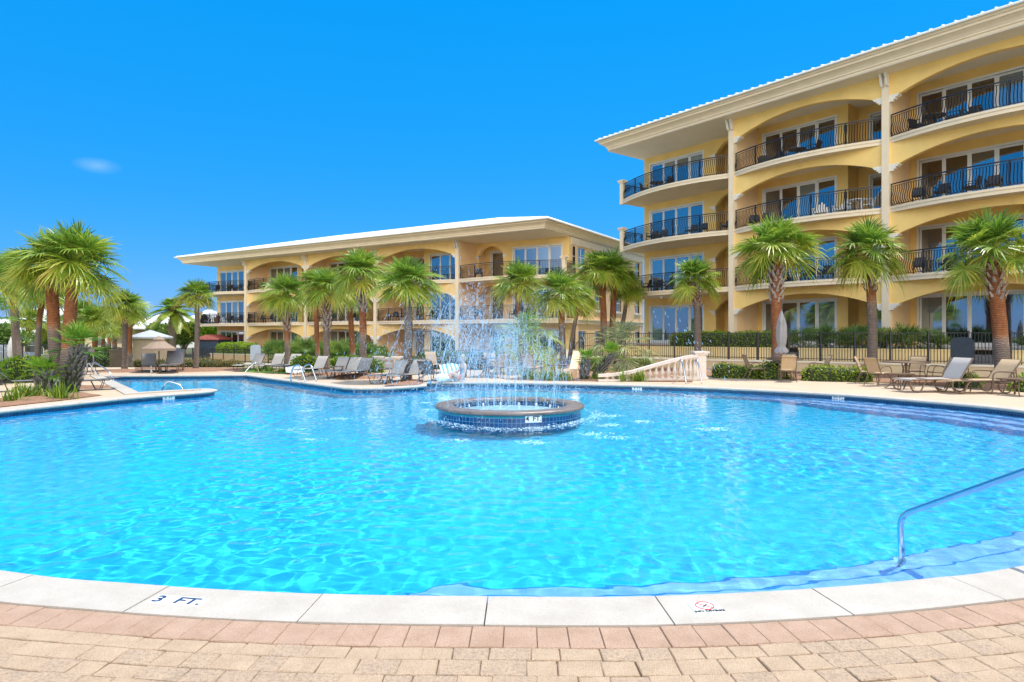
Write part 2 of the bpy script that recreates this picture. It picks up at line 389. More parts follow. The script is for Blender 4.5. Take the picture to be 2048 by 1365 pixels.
# ---- pool shell: plaster floor and walls, steps round the rim, waterline tile
MT.plaster = mat('deep_water_tint_plaster', (0.006, 0.455, 0.73), 0.8, var=0.05, scale=1.5)  # light lost in deep water is painted into the plaster colour
MT.steppl = mat('shallow_water_tint_plaster', (0.17, 0.42, 0.74), 0.8, var=0.05, scale=2)  # paler copy: less light lost over the shallow steps, painted in
MT.nosing = mat('dark_step_tile', (0.02, 0.20, 0.48), 0.3)
def tile_mat(name, c1, c2, grout, sx, sz):
    m = bpy.data.materials.new(name); m.use_nodes = True
    N, L = m.node_tree.nodes, m.node_tree.links; p = N['Principled BSDF']
    uv = N.new('ShaderNodeUVMap'); br = N.new('ShaderNodeTexBrick'); br.offset = 0.0
    br.inputs['Color1'].default_value = (*c1, 1); br.inputs['Color2'].default_value = (*c2, 1); br.inputs['Mortar'].default_value = (*grout, 1)
    br.inputs['Scale'].default_value = 1.0; br.inputs['Mortar Size'].default_value = 0.0035; br.inputs['Brick Width'].default_value = sx; br.inputs['Row Height'].default_value = sz
    L.new(uv.outputs[0], br.inputs['Vector']); L.new(br.outputs['Color'], p.inputs['Base Color'])
    p.inputs['Roughness'].default_value = 0.18; p.inputs['Specular IOR Level'].default_value = 0.6
    return m
MT.tile = tile_mat('blue_waterline_tile', (0.002, 0.022, 0.075), (0.005, 0.05, 0.14), (0.06, 0.15, 0.24), 0.075, 0.075)
def uv_wall(name, loop, z0, z1, m, closed=True, parent=None, smooth=True, flip=False):
    n = len(loop); me = bpy.data.meshes.new(name); vs = [(p[0], p[1], z0) for p in loop] + [(p[0], p[1], z1) for p in loop]
    L = [0.0]
    for i in range(n): L.append(L[-1] + (Vector(loop[(i + 1) % n][:2]) - Vector(loop[i][:2])).length)
    cnt = n if closed else n - 1
    fs = [(i, (i + 1) % n, n + (i + 1) % n, n + i) for i in range(cnt)]
    if flip: fs = [f[::-1] for f in fs]
    me.from_pydata(vs, [], fs); uv = me.uv_layers.new(name='UVMap')
    for i, pl in enumerate(me.polygons):
        q = [(L[i], z0), (L[i + 1], z0), (L[i + 1], z1), (L[i], z1)]
        if flip: q = q[::-1]
        for k, li in enumerate(pl.loop_indices): uv.data[li].uv = q[k]
    me.materials.append(m)
    if smooth: me.polygons.foreach_set('use_smooth', [True] * len(me.polygons))
    return place(name, me, parent)
FLOOR_Z = -1.18
mb = MB(); sh = offset(OUT, 0.06)
mb.sheet(sh, (), FLOOR_Z)
n = len(sh)
mb.add([(p.x, p.y, FLOOR_Z) for p in sh] + [(p.x, p.y, -0.2) for p in sh], [((i + 1) % n, i, n + i, n + (i + 1) % n) for i in range(n)])
o = mb.build('pool_floor', [MT.plaster]); tag(o, kind='structure'); o.cycles.is_caustics_receiver = True
tag(uv_wall('waterline_tile_wall', offset(OUT, 0.045), -0.22, 0.0, MT.tile, flip=True, smooth=False), kind='structure')
def steps(name, part, widths, zs, taper=6):
    mb = MB(); m = len(part); t = [min(1, min(i, m - 1 - i) / taper) for i in range(m)]
    nrm = offset(part, 1.0, closed=False)
    for k, (w, z) in enumerate(zip(widths, zs)):
        inner = [part[i] + (part[i] - nrm[i]) * w * t[i] for i in range(m)]
        inn2 = [part[i] + (part[i] - nrm[i]) * max(0, w * t[i] - 0.022) for i in range(m)]
        outer = [part[i] - (part[i] - nrm[i]) * 0.04 for i in range(m)]
        vs = [(p.x, p.y, z) for p in outer] + [(p.x, p.y, z) for p in inn2] + [(p.x, p.y, z) for p in inner] + [(p.x, p.y, FLOOR_Z) for p in inner]
        f1 = [(i, m + i, m + i + 1, i + 1)[::-1] for i in range(m - 1)]
        f2 = [(m + i, 2 * m + i, 2 * m + i + 1, m + i + 1)[::-1] for i in range(m - 1)]
        f3 = [(2 * m + i, 3 * m + i, 3 * m + i + 1, 2 * m + i + 1)[::-1] for i in range(m - 1)]
        b = len(mb.v); mb.v += vs
        for f, mi in ((f1, 0), (f2, 1), (f3, 0)):
            mb.f += [tuple(q + b for q in x) for x in f]; mb.m += [mi] * len(f)
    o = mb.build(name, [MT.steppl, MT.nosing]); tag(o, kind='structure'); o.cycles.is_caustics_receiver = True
def span(pa, pb):       # points of OUT from nearest pa to nearest pb
    ia = min(range(len(OUT)), key=lambda i: (OUT[i] - Vector(pa)).length); ib = min(range(len(OUT)), key=lambda i: (OUT[i] - Vector(pb)).length)
    return OUT[ia:ib + 1]
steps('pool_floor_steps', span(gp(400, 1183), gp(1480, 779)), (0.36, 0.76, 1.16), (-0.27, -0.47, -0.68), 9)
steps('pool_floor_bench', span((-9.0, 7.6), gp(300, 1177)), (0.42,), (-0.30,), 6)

# ---- coping slabs
MT.coping = speckle(mat('white_limestone_coping', (0.41, 0.37, 0.315), 0.85, col2=(0.485, 0.445, 0.39), scale=3.5, bump=0.4, bscale=120, detail=8), 70, .82, .35)
PROF = [(0.06, -0.06), (0.0, -0.045), (-0.028, -0.028), (-0.032, -0.01), (-0.024, 0.008), (-0.006, 0.018), (0.02, 0.02), (CW, 0.02), (CW, -0.03)]
def coping():
    curves = [offset(OUT, d) for d, z in PROF]; n = len(OUT)
    L = [0.0]
    for i in range(n): L.append(L[-1] + (OUT[(i + 1) % n] - OUT[i]).length)
    total = L[-1]
    def at(c, s):
        s = s % total
        lo, hi = 0, n
        while hi - lo > 1:
            mid = (lo + hi) // 2
            if L[mid] <= s: lo = mid
            else: hi = mid
        f = (s - L[lo]) / max(1e-9, L[lo + 1] - L[lo]); a, b = curves[c][lo], curves[c][(lo + 1) % n]
        return a + (b - a) * f
    # slabs run so that a joint falls where the photo shows one
    ref = min(range(n), key=lambda i: (OUT[i] - Vector(gp(976, 1200))).length); s0 = L[ref] + (Vector(gp(976, 1200)) - OUT[ref]).x
    k = round(total / 0.98); step = total / k; mb = MB()
    for j in range(k):
        a, b = s0 + j * step + 0.004, s0 + (j + 1) * step - 0.004
        ss = [a] + [L[i] + w for w in (0, total) for i in range(n) if a + 0.01 < L[i] + w < b - 0.01] + [b]
        ss.sort(); dz = random.uniform(-0.0015, 0.0015); P = len(PROF)
        vs = [(*at(c, s), PROF[c][1] + dz) for s in ss for c in range(P)]
        fs = [(i * P + c, i * P + c + 1, (i + 1) * P + c + 1, (i + 1) * P + c) for i in range(len(ss) - 1) for c in range(P - 1)]
        fs += [tuple(range(P)), tuple((len(ss) - 1) * P + c for c in range(P - 1, -1, -1))]
        mb.add(vs, fs)
    return tag(mb.build('pool_coping', [MT.coping], fix=True), kind='structure')
coping()

# ---- deck
def deck_material():
    m = mat('tan_pool_deck', (0.46, 0.345, 0.24), 0.9, col2=(0.52, 0.40, 0.285), scale=0.7, bump=0.3, bscale=150)
    return m
MT.deck = deck_material()
MT.brick = speckle(mat('pink_border_brick', (0.42, 0.27, 0.18), 0.9, col2=(0.52, 0.35, 0.25), scale=6, bump=0.7, bscale=160, detail=8))
MT.paver = speckle(mat('cream_paver', (0.47, 0.335, 0.22), 0.9, col2=(0.58, 0.425, 0.285), scale=7, bump=0.8, bscale=150, detail=8))
MT.paver2 = speckle(mat('tan_paver', (0.45, 0.33, 0.23), 0.9, col2=(0.54, 0.39, 0.26), scale=9, bump=0.8, bscale=140, detail=8), 60, .62, .6)
DX, DY0, DY1 = 34.0, -6.0, 31.0
mb = MB(); mb.sheet([(-DX, DY0), (DX, DY0), (DX, DY1), (-DX, DY1)], [OUTC], -0.006)
tag(mb.build('pool_deck', [MT.deck]), kind='structure')
def pavers():
    part = span((-8.6, 7.1), (8.4, 7.1)); mb = MB(); rnd = random.Random(4)
    rows = [(CW + 0.006, CW + 0.232, 0, (0.155, 0.17))]
    d = CW + 0.242
    while d < 3.0:
        w = rnd.choice((0.115, 0.135, 0.15)); rows.append((d, d + w, 1, (0.13, 0.225))); d += w + 0.004
    for d0, d1, kind, (wa, wb) in rows:
        ca, cb = offset(part, d0, False), offset(part, d1, False)
        L = [0.0]
        for i in range(len(ca) - 1): L.append(L[-1] + (ca[i + 1] - ca[i]).length)
        def at(c, s):
            i = min(len(L) - 2, max(0, int(np.searchsorted(L, s) - 1))); f = (s - L[i]) / max(1e-9, L[i + 1] - L[i])
            return c[i] + (c[i + 1] - c[i]) * f
        s = rnd.random() * 0.1
        while s < L[-1] - 0.3:
            w = rnd.uniform(wa, wb) if kind else rnd.uniform(wa, wb)
            g = rnd.uniform(0.0006, 0.0022)
            q = [at(cb, s + g), at(cb, s + w - g), at(ca, s + w - g), at(ca, s + g)]
            if kind: q = [v + Vector((rnd.uniform(-.004, .004), rnd.uniform(-.004, .004))) for v in q]
            c = sum(q, Vector((0, 0))) / 4
            if abs(c.x) < 9 and c.y > -1:
                e = 0.004; top = [v + (c - v).normalized() * e * 1.4 for v in q]; z0 = 0.013 + rnd.uniform(-.002, .002)
                tz = [z0 + rnd.uniform(-.0022, .0022) for _ in range(4)]
                vs = [(v.x, v.y, -0.03) for v in q] + [(v.x, v.y, tz[i] - 0.005) for i, v in enumerate(q)] + [(v.x, v.y, tz[i]) for i, v in enumerate(top)]
                fs = [(8, 9, 10, 11)] + [(i, (i + 1) % 4, 4 + (i + 1) % 4, 4 + i) for i in range(4)] + [(4 + i, 4 + (i + 1) % 4, 8 + (i + 1) % 4, 8 + i) for i in range(4)]
                mb.add(vs, fs, 0 if not kind else rnd.choice((1, 1, 2)))
            s += w
    return tag(mb.build('paver_border_path', [MT.brick, MT.paver, MT.paver2], fix=True), kind='structure')
pavers()
# ---- ground to the horizon, dipping behind the deck on the left
def sstep(a, b, x):
    t = min(1, max(0, (x - a) / (b - a))); return t * t * (3 - 2 * t)
def gh(x, y): return -0.03 - 0.5 * sstep(31, 39, y) * sstep(6, -3, x)
def ground():
    xs = [-1500, -400, -150, -80, -50, -DX] + list(np.linspace(-30, 30, 21)) + [DX, 50, 80, 150, 400, 1500]
    ys = [-300, -60, DY0, DY1, 32, 33, 34, 35, 36, 37, 38, 39, 40, 50, 70, 100, 200, 500, 2500]
    mb = MB(); ny, nx = len(ys), len(xs)
    vs = [(x, y, gh(x, y)) for y in ys for x in xs]; fs = []
    for j in range(ny - 1):
        for i in range(nx - 1):
            if ys[j] >= DY0 and ys[j + 1] <= DY1 and xs[i] >= -DX and xs[i + 1] <= DX: continue
            fs.append((j * nx + i, j * nx + i + 1, (j + 1) * nx + i + 1, (j + 1) * nx + i))
    mb.add(vs, fs); return tag(mb.build('ground', [MT.sand]), kind='structure')
ground()
def bed(name, poly, m, z=0.012, dome=0.0, name_kind='structure'):
    poly = [Vector(p[:2]) for p in poly]; c = sum(poly, Vector((0, 0))) / len(poly); mb = MB(); n = len(poly); rings = 4 if dome else 1
    if not dome: mb.sheet(poly, (), z)
    else:
        vs = []
        for r in range(rings):
            f = 1 - r / rings
            vs += [(*(c + (p - c) * f), z - 0.02 + dome * (1 - f * f) + (random.uniform(-.01, .01) if r else 0)) for p in poly]
        vs.append((c.x, c.y, z + dome)); fs = []
        for r in range(rings - 1): fs += [(r * n + i, r * n + (i + 1) % n, (r + 1) * n + (i + 1) % n, (r + 1) * n + i) for i in range(n)]
        fs += [((rings - 1) * n + i, (rings - 1) * n + (i + 1) % n, rings * n) for i in range(n)]
        mb.add(vs, fs)
    return tag(mb.build(name, [m], smooth=bool(dome)), kind=name_kind)
def blob(c, rx, ry, n=18, j=0.12, rz=0.0):
    return [(c[0] + math.cos(a + rz) * rx * (1 + random.uniform(-j, j)), c[1] + math.sin(a + rz) * ry * (1 + random.uniform(-j, j))) for a in [2 * math.pi * k / n for k in range(n)]]
# ================================================================ the two apartment buildings
def rect_wall(mb, x0, x1, z0, z1, y, th, opening=None, mi=0):
    # wall of thickness th whose front is at y; opening = (xa, xb, za, zb) or an arch (xa, xb, zspring, ztop, 'arch')
    if not opening: mb.box((x0, y, z0), (x1, y + th, z1), mi); return
    xa, xb, za, zb = opening[:4]
    if len(opening) == 4:
        if xa > x0: mb.box((x0, y, z0), (xa, y + th, z1), mi)
        if x1 > xb: mb.box((xb, y, z0), (x1, y + th, z1), mi)
        if z1 > zb: mb.box((xa, y, zb), (xb, y + th, z1), mi)
        if za > z0: mb.box((xa, y, z0), (xb, y + th, za), mi)
    else:
        if xa > x0: mb.box((x0, y, z0), (xa, y + th, z1), mi)
        if x1 > xb: mb.box((xb, y, z0), (x1, y + th, z1), mi)
        arch_piece(mb, xa, xb, za, zb, z1, y, th, mi)
def arch_piece(mb, xa, xb, zs, zc, ztop, y, th, mi=0, n=18):
    # wall above a segmental arch springing at zs and crowning at zc
    w = (xb - xa) / 2; h = zc - zs; r = (w * w + h * h) / (2 * h); cx, cz = (xa + xb) / 2, zc - r
    a = math.asin(min(1, w / r)) if h <= w else math.pi - math.asin(w / r)
    lo = [(cx + r * math.sin(-a + 2 * a * k / n), cz + r * math.cos(-a + 2 * a * k / n)) for k in range(n + 1)]
    vs, fs = [], []
    for x, z in lo: vs += [(x, y, z), (x, y, ztop), (x, y + th, z), (x, y + th, ztop)]
    for k in range(n):
        i, j = 4 * k, 4 * k + 4
        fs += [(i, j, j + 1, i + 1), (i + 2, i + 3, j + 3, j + 2), (i, i + 2, j + 2, j), (i + 1, j + 1, j + 3, i + 3)]
    mb.add(vs, fs, mi)
def capital_mb(mb, x, y, z, w=0.36, d=0.36, sgn=1):
    # stepped cast-stone corbel under an arch springing; x = inner edge, grows in sgn direction
    for k, (f, a, b) in enumerate(((1.0, -0.07, 0.0), (0.86, -0.13, -0.07), (0.62, -0.22, -0.13), (0.4, -0.30, -0.22))):
        xa, xb = sorted((x, x + sgn * w * f)); mb.box((xa, y - 0.04 * f, z + a), (xb, y + d * f, z + b))
_door = {}
def door_mesh(w, h, n, style):
    key = (round(w, 2), round(h, 2), n, style)
    if key in _door: return _door[key]
    fr, gl = MB(), MB(); t = 0.085; rnd = random.Random(hash(key) & 0xffff)
    fr.box((-0.09, -0.06, 0), (0, 0.10, h + 0.09)); fr.box((w, -0.06, 0), (w + 0.09, 0.10, h + 0.09)); fr.box((0, -0.06, h), (w, 0.10, h + 0.09))
    fr.box((0, -0.02, 0.0), (w, 0.10, 0.05))
    pw = w / n
    for k in range(n):
        x0, x1 = k * pw, (k + 1) * pw; yo = 0.0 if k % 3 else 0.035
        fr.box((x0 + 0.002, yo, 0.052), (x0 + t, yo + 0.045, h - 0.002)); fr.box((x1 - t, yo, 0.052), (x1 - 0.002, yo + 0.045, h - 0.002))
        fr.box((x0 + t, yo, 0.052), (x1 - t, yo + 0.045, 0.19)); fr.box((x0 + t, yo, h - 0.10), (x1 - t, yo + 0.045, h - 0.002))
        mi = {0: (0, 2, 0, 1), 1: (1, 0, 0, 2), 2: (2, 0, 1, 0), 3: (0, 0, 2, 0)}[style][k % 4]
        gl.add([(x0 + t, yo + 0.02, 0.19), (x1 - t, yo + 0.02, 0.19), (x1 - t, yo + 0.02, h - 0.10), (x0 + t, yo + 0.02, h - 0.10)], [(0, 1, 2, 3)], mi)
    _door[key] = (fr.mesh('sliding_door', [MT.white]), gl.mesh('glass', [MT.glass, MT.glass2, MT.glass3]))
    return _door[key]
def add_door(par, x, y, z, w, h, n, style, name='sliding_door'):
    a, b = door_mesh(w, h, n, style)
    o = place(name, a, par, (x, y, z)); place('glass', b, o); return o
def window_mesh(w, h):
    key = ('w', round(w, 2), round(h, 2))
    if key in _door: return _door[key]
    fr, gl, si = MB(), MB(), MB(); t = 0.06
    for a, b in (((-0.1, -0.04, -0.02), (0, 0.1, h + 0.1)), ((w, -0.04, -0.02), (w + 0.1, 0.1, h + 0.1)), ((0, -0.04, h), (w, 0.1, h + 0.1))): fr.box(a, b)
    n = max(2, round(w / 0.85))
    for k in range(n + 1): fr.box((max(0, k * w / n - t / 2), 0, 0), (min(w, k * w / n + t / 2), 0.06, h))
    for zz in (0, h * 0.5, h): fr.box((0, 0.004, max(0, zz - t / 2)), (w, 0.064, min(h, zz + t / 2)))
    gl.add([(0, 0.03, 0), (w, 0.03, 0), (w, 0.03, h), (0, 0.03, h)], [(0, 1, 2, 3)], 0)
    si.box((-0.16, -0.14, -0.14), (w + 0.16, 0.1, -0.02)); si.box((-0.1, -0.07, -0.24), (w + 0.1, 0.1, -0.14))
    _door[key] = (fr.mesh('window', [MT.white]), gl.mesh('glass', [MT.glass]), si.mesh('sill', [MT.cap]))
    return _door[key]
def balcony_slab(mb, path, back_y, z_top, th=0.26):
    # path: front edge points (x, y) from right to left or left to right; slab back to back_y
    p = [(x, y) for x, y in path]; poly = p + [(p[-1][0], back_y), (p[0][0], back_y)]
    mb.prism(poly, z_top - th, z_top)
    # moulded lip along the front
    lip = [(x, y - 0.035) for x, y in path]; mb.prism(lip + [(x, y + 0.05) for x, y in path[::-1]], z_top - 0.10, z_top + 0.004)
def railing_mesh(path, bow=0.13, h=1.05):
    mb = MB(); pts = [Vector((x, y, 0)) for x, y in path]
    L = [0.0]
    for a, b in zip(pts, pts[1:]): L.append(L[-1] + (b - a).length)
    def at(s):
        i = min(len(L) - 2, max(0, int(np.searchsorted(L, s) - 1))); f = (s - L[i]) / max(1e-9, L[i + 1] - L[i]); t = (pts[i + 1] - pts[i]).normalized()
        return pts[i] + (pts[i + 1] - pts[i]) * f, Vector((t.y, -t.x, 0))
    sgn = 1 if at(L[-1] / 2)[1].y < 0 else -1
    up = Vector((0, 0, 1))
    for z, r in ((h, 0.036), (h - 0.10, 0.014), (0.09, 0.020)): mb.tube([p + up * z for p in pts], r, 4)
    npost = max(2, round(L[-1] / 1.7))
    for k in range(npost + 1):
        p, nn = at(L[-1] * k / npost); mb.tube([p + up * 0.01, p + up * h], 0.040, 4)
    s = 0.115
    while s < L[-1]:
        p, nn = at(s); nn = nn * sgn
        mb.tube([p + up * 0.09, p + nn * bow * 0.9 + up * 0.26, p + nn * bow * 0.75 + up * 0.45, p - nn * 0.01 + up * 0.72, p + up * (h - 0.1)], 0.020, 3, caps=False)
        s += 0.115
    return mb.mesh('railing', [MT.black])
def apartment(name, label, origin, rz, cols, xl, xr, floors, soffit, mirror, group, depth=18.0, corner_right=True, over=(1.2, 0.5), roof_rise=0.24, top_extra=0.75, tip=0.45, side_windows=(), col_w=0.32, lift=0.0, wallm=None):
    wallm = wallm or MT.yellow
    B = empty(name, (*origin, 0), rz, label, 'building', group)
    g0 = floors[0]; RY, AY, TH = 2.4, 3.6, 0.28
    # ---- walls of every storey
    wy, wp = MB(), MB()
    for fi, z in enumerate(floors):
        zt = (floors[fi + 1] - 0.26) if fi + 1 < len(floors) else soffit
        dh = 2.42
        for bi in range(len(cols) - 1):
            a, b = cols[bi] + 0.12, cols[bi + 1] - 0.12; mir = bi in mirror
            fx = (lambda u: a + u) if not mir else (lambda u: b - u)
            def seg(u0, u1, y, op=None):
                x0, x1 = sorted((fx(u0), fx(u1)))
                if op: op = (*sorted((fx(op[0]), fx(op[1]))), op[2], op[3])
                rect_wall(wy, x0, x1, z, zt, y, TH, op)
            W = b - a
            seg(0, 5.15, RY, (0.38, 4.5, z, z + dh)); seg(5.15, W, AY, (5.75, 7.2, z, z + dh))
            x0, x1 = sorted((fx(5.15), fx(5.15 - TH))); wy.box((x0, RY + TH, z), (x1, AY + TH, zt))
            dx = min(fx(0.38), fx(4.5)); add_door(B, dx, RY + 0.04, z, 4.12, dh, 4, (fi + bi) % 4)
            dx = min(fx(5.75), fx(7.2)); add_door(B, dx, AY + 0.04, z, 1.45, dh, 1, 3, 'balcony_door')
        for side in ((-1, 1) if corner_right else (-1,)):
            c = cols[0] if side < 0 else cols[-1]; e = xl if side < 0 else xr
            fx = lambda u: c + side * u
            W = abs(e - c)
            def seg(u0, u1, y, op=None):
                x0, x1 = sorted((fx(u0), fx(u1)))
                if op: op = (*sorted((fx(op[0]), fx(op[1]))), *op[2:])
                rect_wall(wy, x0, x1, z, zt, y, TH, op)
            seg(0.12, 3.2, RY, (0.35, 2.7, z + 2.05, min(zt - 0.15, z + 2.75), 'arch'))
            seg(3.2, W, RY, (3.65, min(7.85, W - 0.5), z, z + dh)); seg(0.12, 3.2, AY, (0.8, 2.1, z, z + dh))
            x0, x1 = sorted((fx(3.2), fx(3.2 - TH))); wy.box((x0, RY + TH, z), (x1, AY + TH, zt))
            ww = min(7.85, W - 0.5) - 3.65
            add_door(B, min(fx(3.65), fx(3.65 + ww)), RY + 0.04, z, ww, dh, 4, (fi + 1) % 4)
            add_door(B, min(fx(0.8), fx(2.1)), AY + 0.04, z, 1.3, dh, 1, 3, 'balcony_door')
            for q in ((fx(2.7), 0.42, side), (fx(0.35), 0.2, -side)):
                cp = MB(); capital_mb(cp, q[0], RY - 0.05, z + 2.05, q[1], 0.36, q[2]); cp.build('capital', [MT.cap], B)
    # end walls and back
    fl = floors + [soffit]
    wp.box((xl, RY + TH, g0), (xl + TH, depth, soffit - 0.002)); wp.box((xl + TH, depth - TH, g0), (xr, depth, soffit - 0.002))
    nwin = []
    x0 = xr - TH
    for fi, z in enumerate(floors):
        zt = fl[fi + 1]; cur = RY + TH; zz1 = zt if fi + 1 < len(floors) else soffit - 0.002
        for wa, wb, kind in side_windows:
            za, zb = (z + 0.85, z + 2.35) if kind else (z + 0.25, z + 2.35)
            wp.box((x0, cur, z), (xr, wa, zz1)); wp.box((x0, wa, z), (xr, wb, za)); wp.box((x0, wa, zb), (xr, wb, zz1)); cur = wb
            nwin.append((wa, wb, za, zb))
        wp.box((x0, cur, z), (xr, depth - TH, zz1))
    wy.build('wall', [wallm], B); wp.build('end_wall', [MT.peach], B)
    for wa, wb, za, zb in nwin:
        fm, gm, sm = window_mesh(wb - wa, zb - za); o = place('window', fm, B, (xr + 0.0, wa, za), R(90)); o.location.x = xr - 0.06
        place('glass', gm, o); place('sill', sm, o)
    if side_windows:
        st = MB()
        for z in floors[1:]: st.box((xr + 0.001, RY + 0.3, z - 0.30), (xr + 0.09, depth, z - 0.02)); st.box((xr + 0.001, RY + 0.3, z - 0.02), (xr + 0.14, depth, z + 0.06))
        st.box((xr + 0.001, RY + 0.3, soffit - 0.55), (xr + 0.07, depth, soffit - 0.02))
        st.build('string_course', [MT.trim], B)
        q = MB()
        for y in (3.4, 8.0, 12.5, 17): q.box((xr + 0.001, y, g0), (xr + 0.06, y + 0.42, soffit - 0.6))
        q.build('pilaster', [MT.peach], B)
    # ---- columns with their fins, corbels at the eaves
    for x in cols:
        c = MB(); c.box((x - col_w / 2, -0.10, g0 - lift), (x + col_w / 2, 0.26, soffit - 0.003)); c.build('column', [MT.trim], B)
        f = MB()
        for fi, z in enumerate(floors):
            zt = (floors[fi + 1] - 0.26) if fi + 1 < len(floors) else soffit
            f.box((x - 0.12, 0.26, z), (x + 0.12, AY + TH, zt))
        f.build('fin_wall', [MT.peach], B)
        k = MB()
        for s in (-1, 1):
            k.prism([(-0.10, soffit - 0.01), (-0.42, soffit - 0.01), (-0.42, soffit - 0.12), (-0.34, soffit - 0.2), (-0.30, soffit - 0.42), (-0.22, soffit - 0.55), (-0.10, soffit - 0.6)],
                    x + s * 0.11 - 0.05, x + s * 0.11 + 0.05, f=lambda a, b, cc: (cc, a, b))
        k.build('corbel', [MT.cap], B)
    # ---- arches of the bays
    for fi, z in enumerate(floors):
        zt = (floors[fi + 1] - 0.26) if fi + 1 < len(floors) else soffit
        for bi in range(len(cols) - 1):
            a, b = cols[bi] + col_w / 2, cols[bi + 1] - col_w / 2
            m = MB(); zs = zt - 1.0
            arch_piece(m, a + 0.40, b - 0.40, zs, zt - 0.33, zt - 0.002, 0.0, 0.25)
            m.box((a, 0.0, zs), (a + 0.40, 0.25, zt - 0.002)); m.box((b - 0.40, 0.0, zs), (b, 0.25, zt - 0.002)); m.build('arch', [wallm], B)
            for q, sg in ((a, 1), (b, -1)):
                cp = MB(); capital_mb(cp, q, -0.03, zs, 0.40, 0.34, sg); cp.build('capital', [MT.cap], B)
    # ---- balconies: bowed slab and bowed iron railing
    rail_cache = {}
    for fi, z in enumerate(floors[1:]):
        for bi in range(len(cols) - 1):
            a, b = cols[bi] + col_w / 2, cols[bi + 1] - col_w / 2; N = 18
            path = [(a + (b - a) * k / N, 0.02 - 0.78 * (1 - (2 * k / N - 1) ** 2)) for k in range(N + 1)]
            m = MB(); balcony_slab(m, path, RY, z); sl = m.build('balcony', [MT.trim], B, fix=True)
            if bi not in rail_cache: rail_cache[bi] = railing_mesh([(x, y + 0.10) for x, y in path])
            place('railing', rail_cache[bi], sl, (0, 0, z))
        for side in ((-1, 1) if corner_right else (-1,)):
            c = cols[0] if side < 0 else cols[-1]; e = xl if side < 0 else xr; N = 20; pe = e + side * 0.45
            x0 = c + side * col_w / 2
            path = [(x0 + (pe - x0) * k / N, 0.02 + 0.72 * k / N - 1.0 * 4 * (k / N) * (1 - k / N)) for k in range(N + 1)]
            m = MB(); p2 = [(x, y) for x, y in path]
            m.prism(p2 + [(pe, RY + 0.6), (e, RY + 0.6), (e, RY), (x0, RY)], z - 0.26, z)
            lip = [(x, y - 0.035) for x, y in path]; m.prism(lip + [(x, y + 0.05) for x, y in path[::-1]], z - 0.10, z + 0.004)
            sl = m.build('corner_balcony', [MT.trim], B, fix=True)
            if ('corner', side) not in rail_cache: rail_cache['corner', side] = railing_mesh([(x, y + 0.10) for x, y in path] + [(pe - side * 0.08, RY + 0.2)])
            place('railing', rail_cache['corner', side], sl, (0, 0, z))
            pl = MB(); pw = 0.26
            pl.box((pe - pw / 2 - 0.02, 0.60, z - 0.30), (pe + pw / 2 - 0.02, 0.60 + pw, z + 1.12))
            for j, (g, za, zb) in enumerate(((0.04, 1.12, 1.18), (0.08, 1.18, 1.26), (0.11, 1.26, 1.32))): pl.box((pe - pw / 2 - 0.02 - g, 0.60 - g, z + za), (pe + pw / 2 - 0.02 + g, 0.60 + pw + g, z + zb))
            pl.build('pillar', [MT.trim], sl)
    # floors inside the storeys (ceilings of the rooms below) and ground slab
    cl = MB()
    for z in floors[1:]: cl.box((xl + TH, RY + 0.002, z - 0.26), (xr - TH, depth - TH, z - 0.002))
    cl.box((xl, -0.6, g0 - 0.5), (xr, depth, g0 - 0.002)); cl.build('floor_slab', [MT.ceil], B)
    # ---- hipped roof with standing seams, moulded fascia and soffit
    oy, ox = over; X0, X1, Y0, Y1 = xl - ox, xr + ox, -oy, depth + oy
    s = MB(); s.box((X0, Y0, soffit), (X1, Y1, soffit + 0.06)); s.build('soffit', [MT.soffit], B)
    prof = [(0.0, 0.0), (0.0, 0.16), (0.05, 0.18), (0.05, 0.24), (0.12, 0.34), (0.24, 0.44), (0.30, 0.46), (0.30, 0.56), (0.36, 0.58), (0.40, top_extra - 0.06)]
    fa = MB(); sc = tip / 0.40
    for (o1, z1), (o2, z2) in zip(prof, prof[1:]):
        o1, o2 = o1 * sc, o2 * sc
        q = lambda o, z: [(X0 - o, Y0 - o, soffit + z), (X1 + o, Y0 - o, soffit + z), (X1 + o, Y1 + o, soffit + z), (X0 - o, Y1 + o, soffit + z)]
        v = q(o1, z1) + q(o2, z2); fa.add(v, [(i, (i + 1) % 4, 4 + (i + 1) % 4, 4 + i) for i in range(4)])
    rf = MB(); e = tip + 0.05; zt = soffit + top_extra
    a0, a1, b0, b1 = X0 - e, X1 + e, Y0 - e, Y1 + e; half = (b1 - b0) / 2; zr = zt + half * roof_rise
    V = [(a0, b0, zt), (a1, b0, zt), (a1, b1, zt), (a0, b1, zt), (a0 + half, b0 + half, zr), (a1 - half, b0 + half, zr)]
    rf.add(V, [(0, 1, 5, 4), (1, 2, 5), (2, 3, 4, 5), (3, 0, 4)]); rf.add([(x, y, zt - 0.10) for x, y, _ in V[:4]] + V[:4], [(i, (i + 1) % 4, 4 + (i + 1) % 4, 4 + i) for i in range(4)])
    x = a0 + 0.25                                 # seams
    while x < a1 - 0.1:
        run = min(half, x - a0, a1 - x)
        for sy, yb in ((1, b0), (-1, b1)):
            p, q = Vector((x, yb, zt)), Vector((x, yb + sy * run, zt + run * roof_rise)); w = Vector((0.022, 0, 0)); u = Vector((0, 0, 0.06))
            rf.add([p - w, p + w, q + w, q - w, p - w + u, p + w + u, q + w + u, q - w + u], [(4, 5, 6, 7), (0, 1, 5, 4), (1, 2, 6, 5), (3, 0, 4, 7)])
        x += 0.46
    y = b0 + 0.25
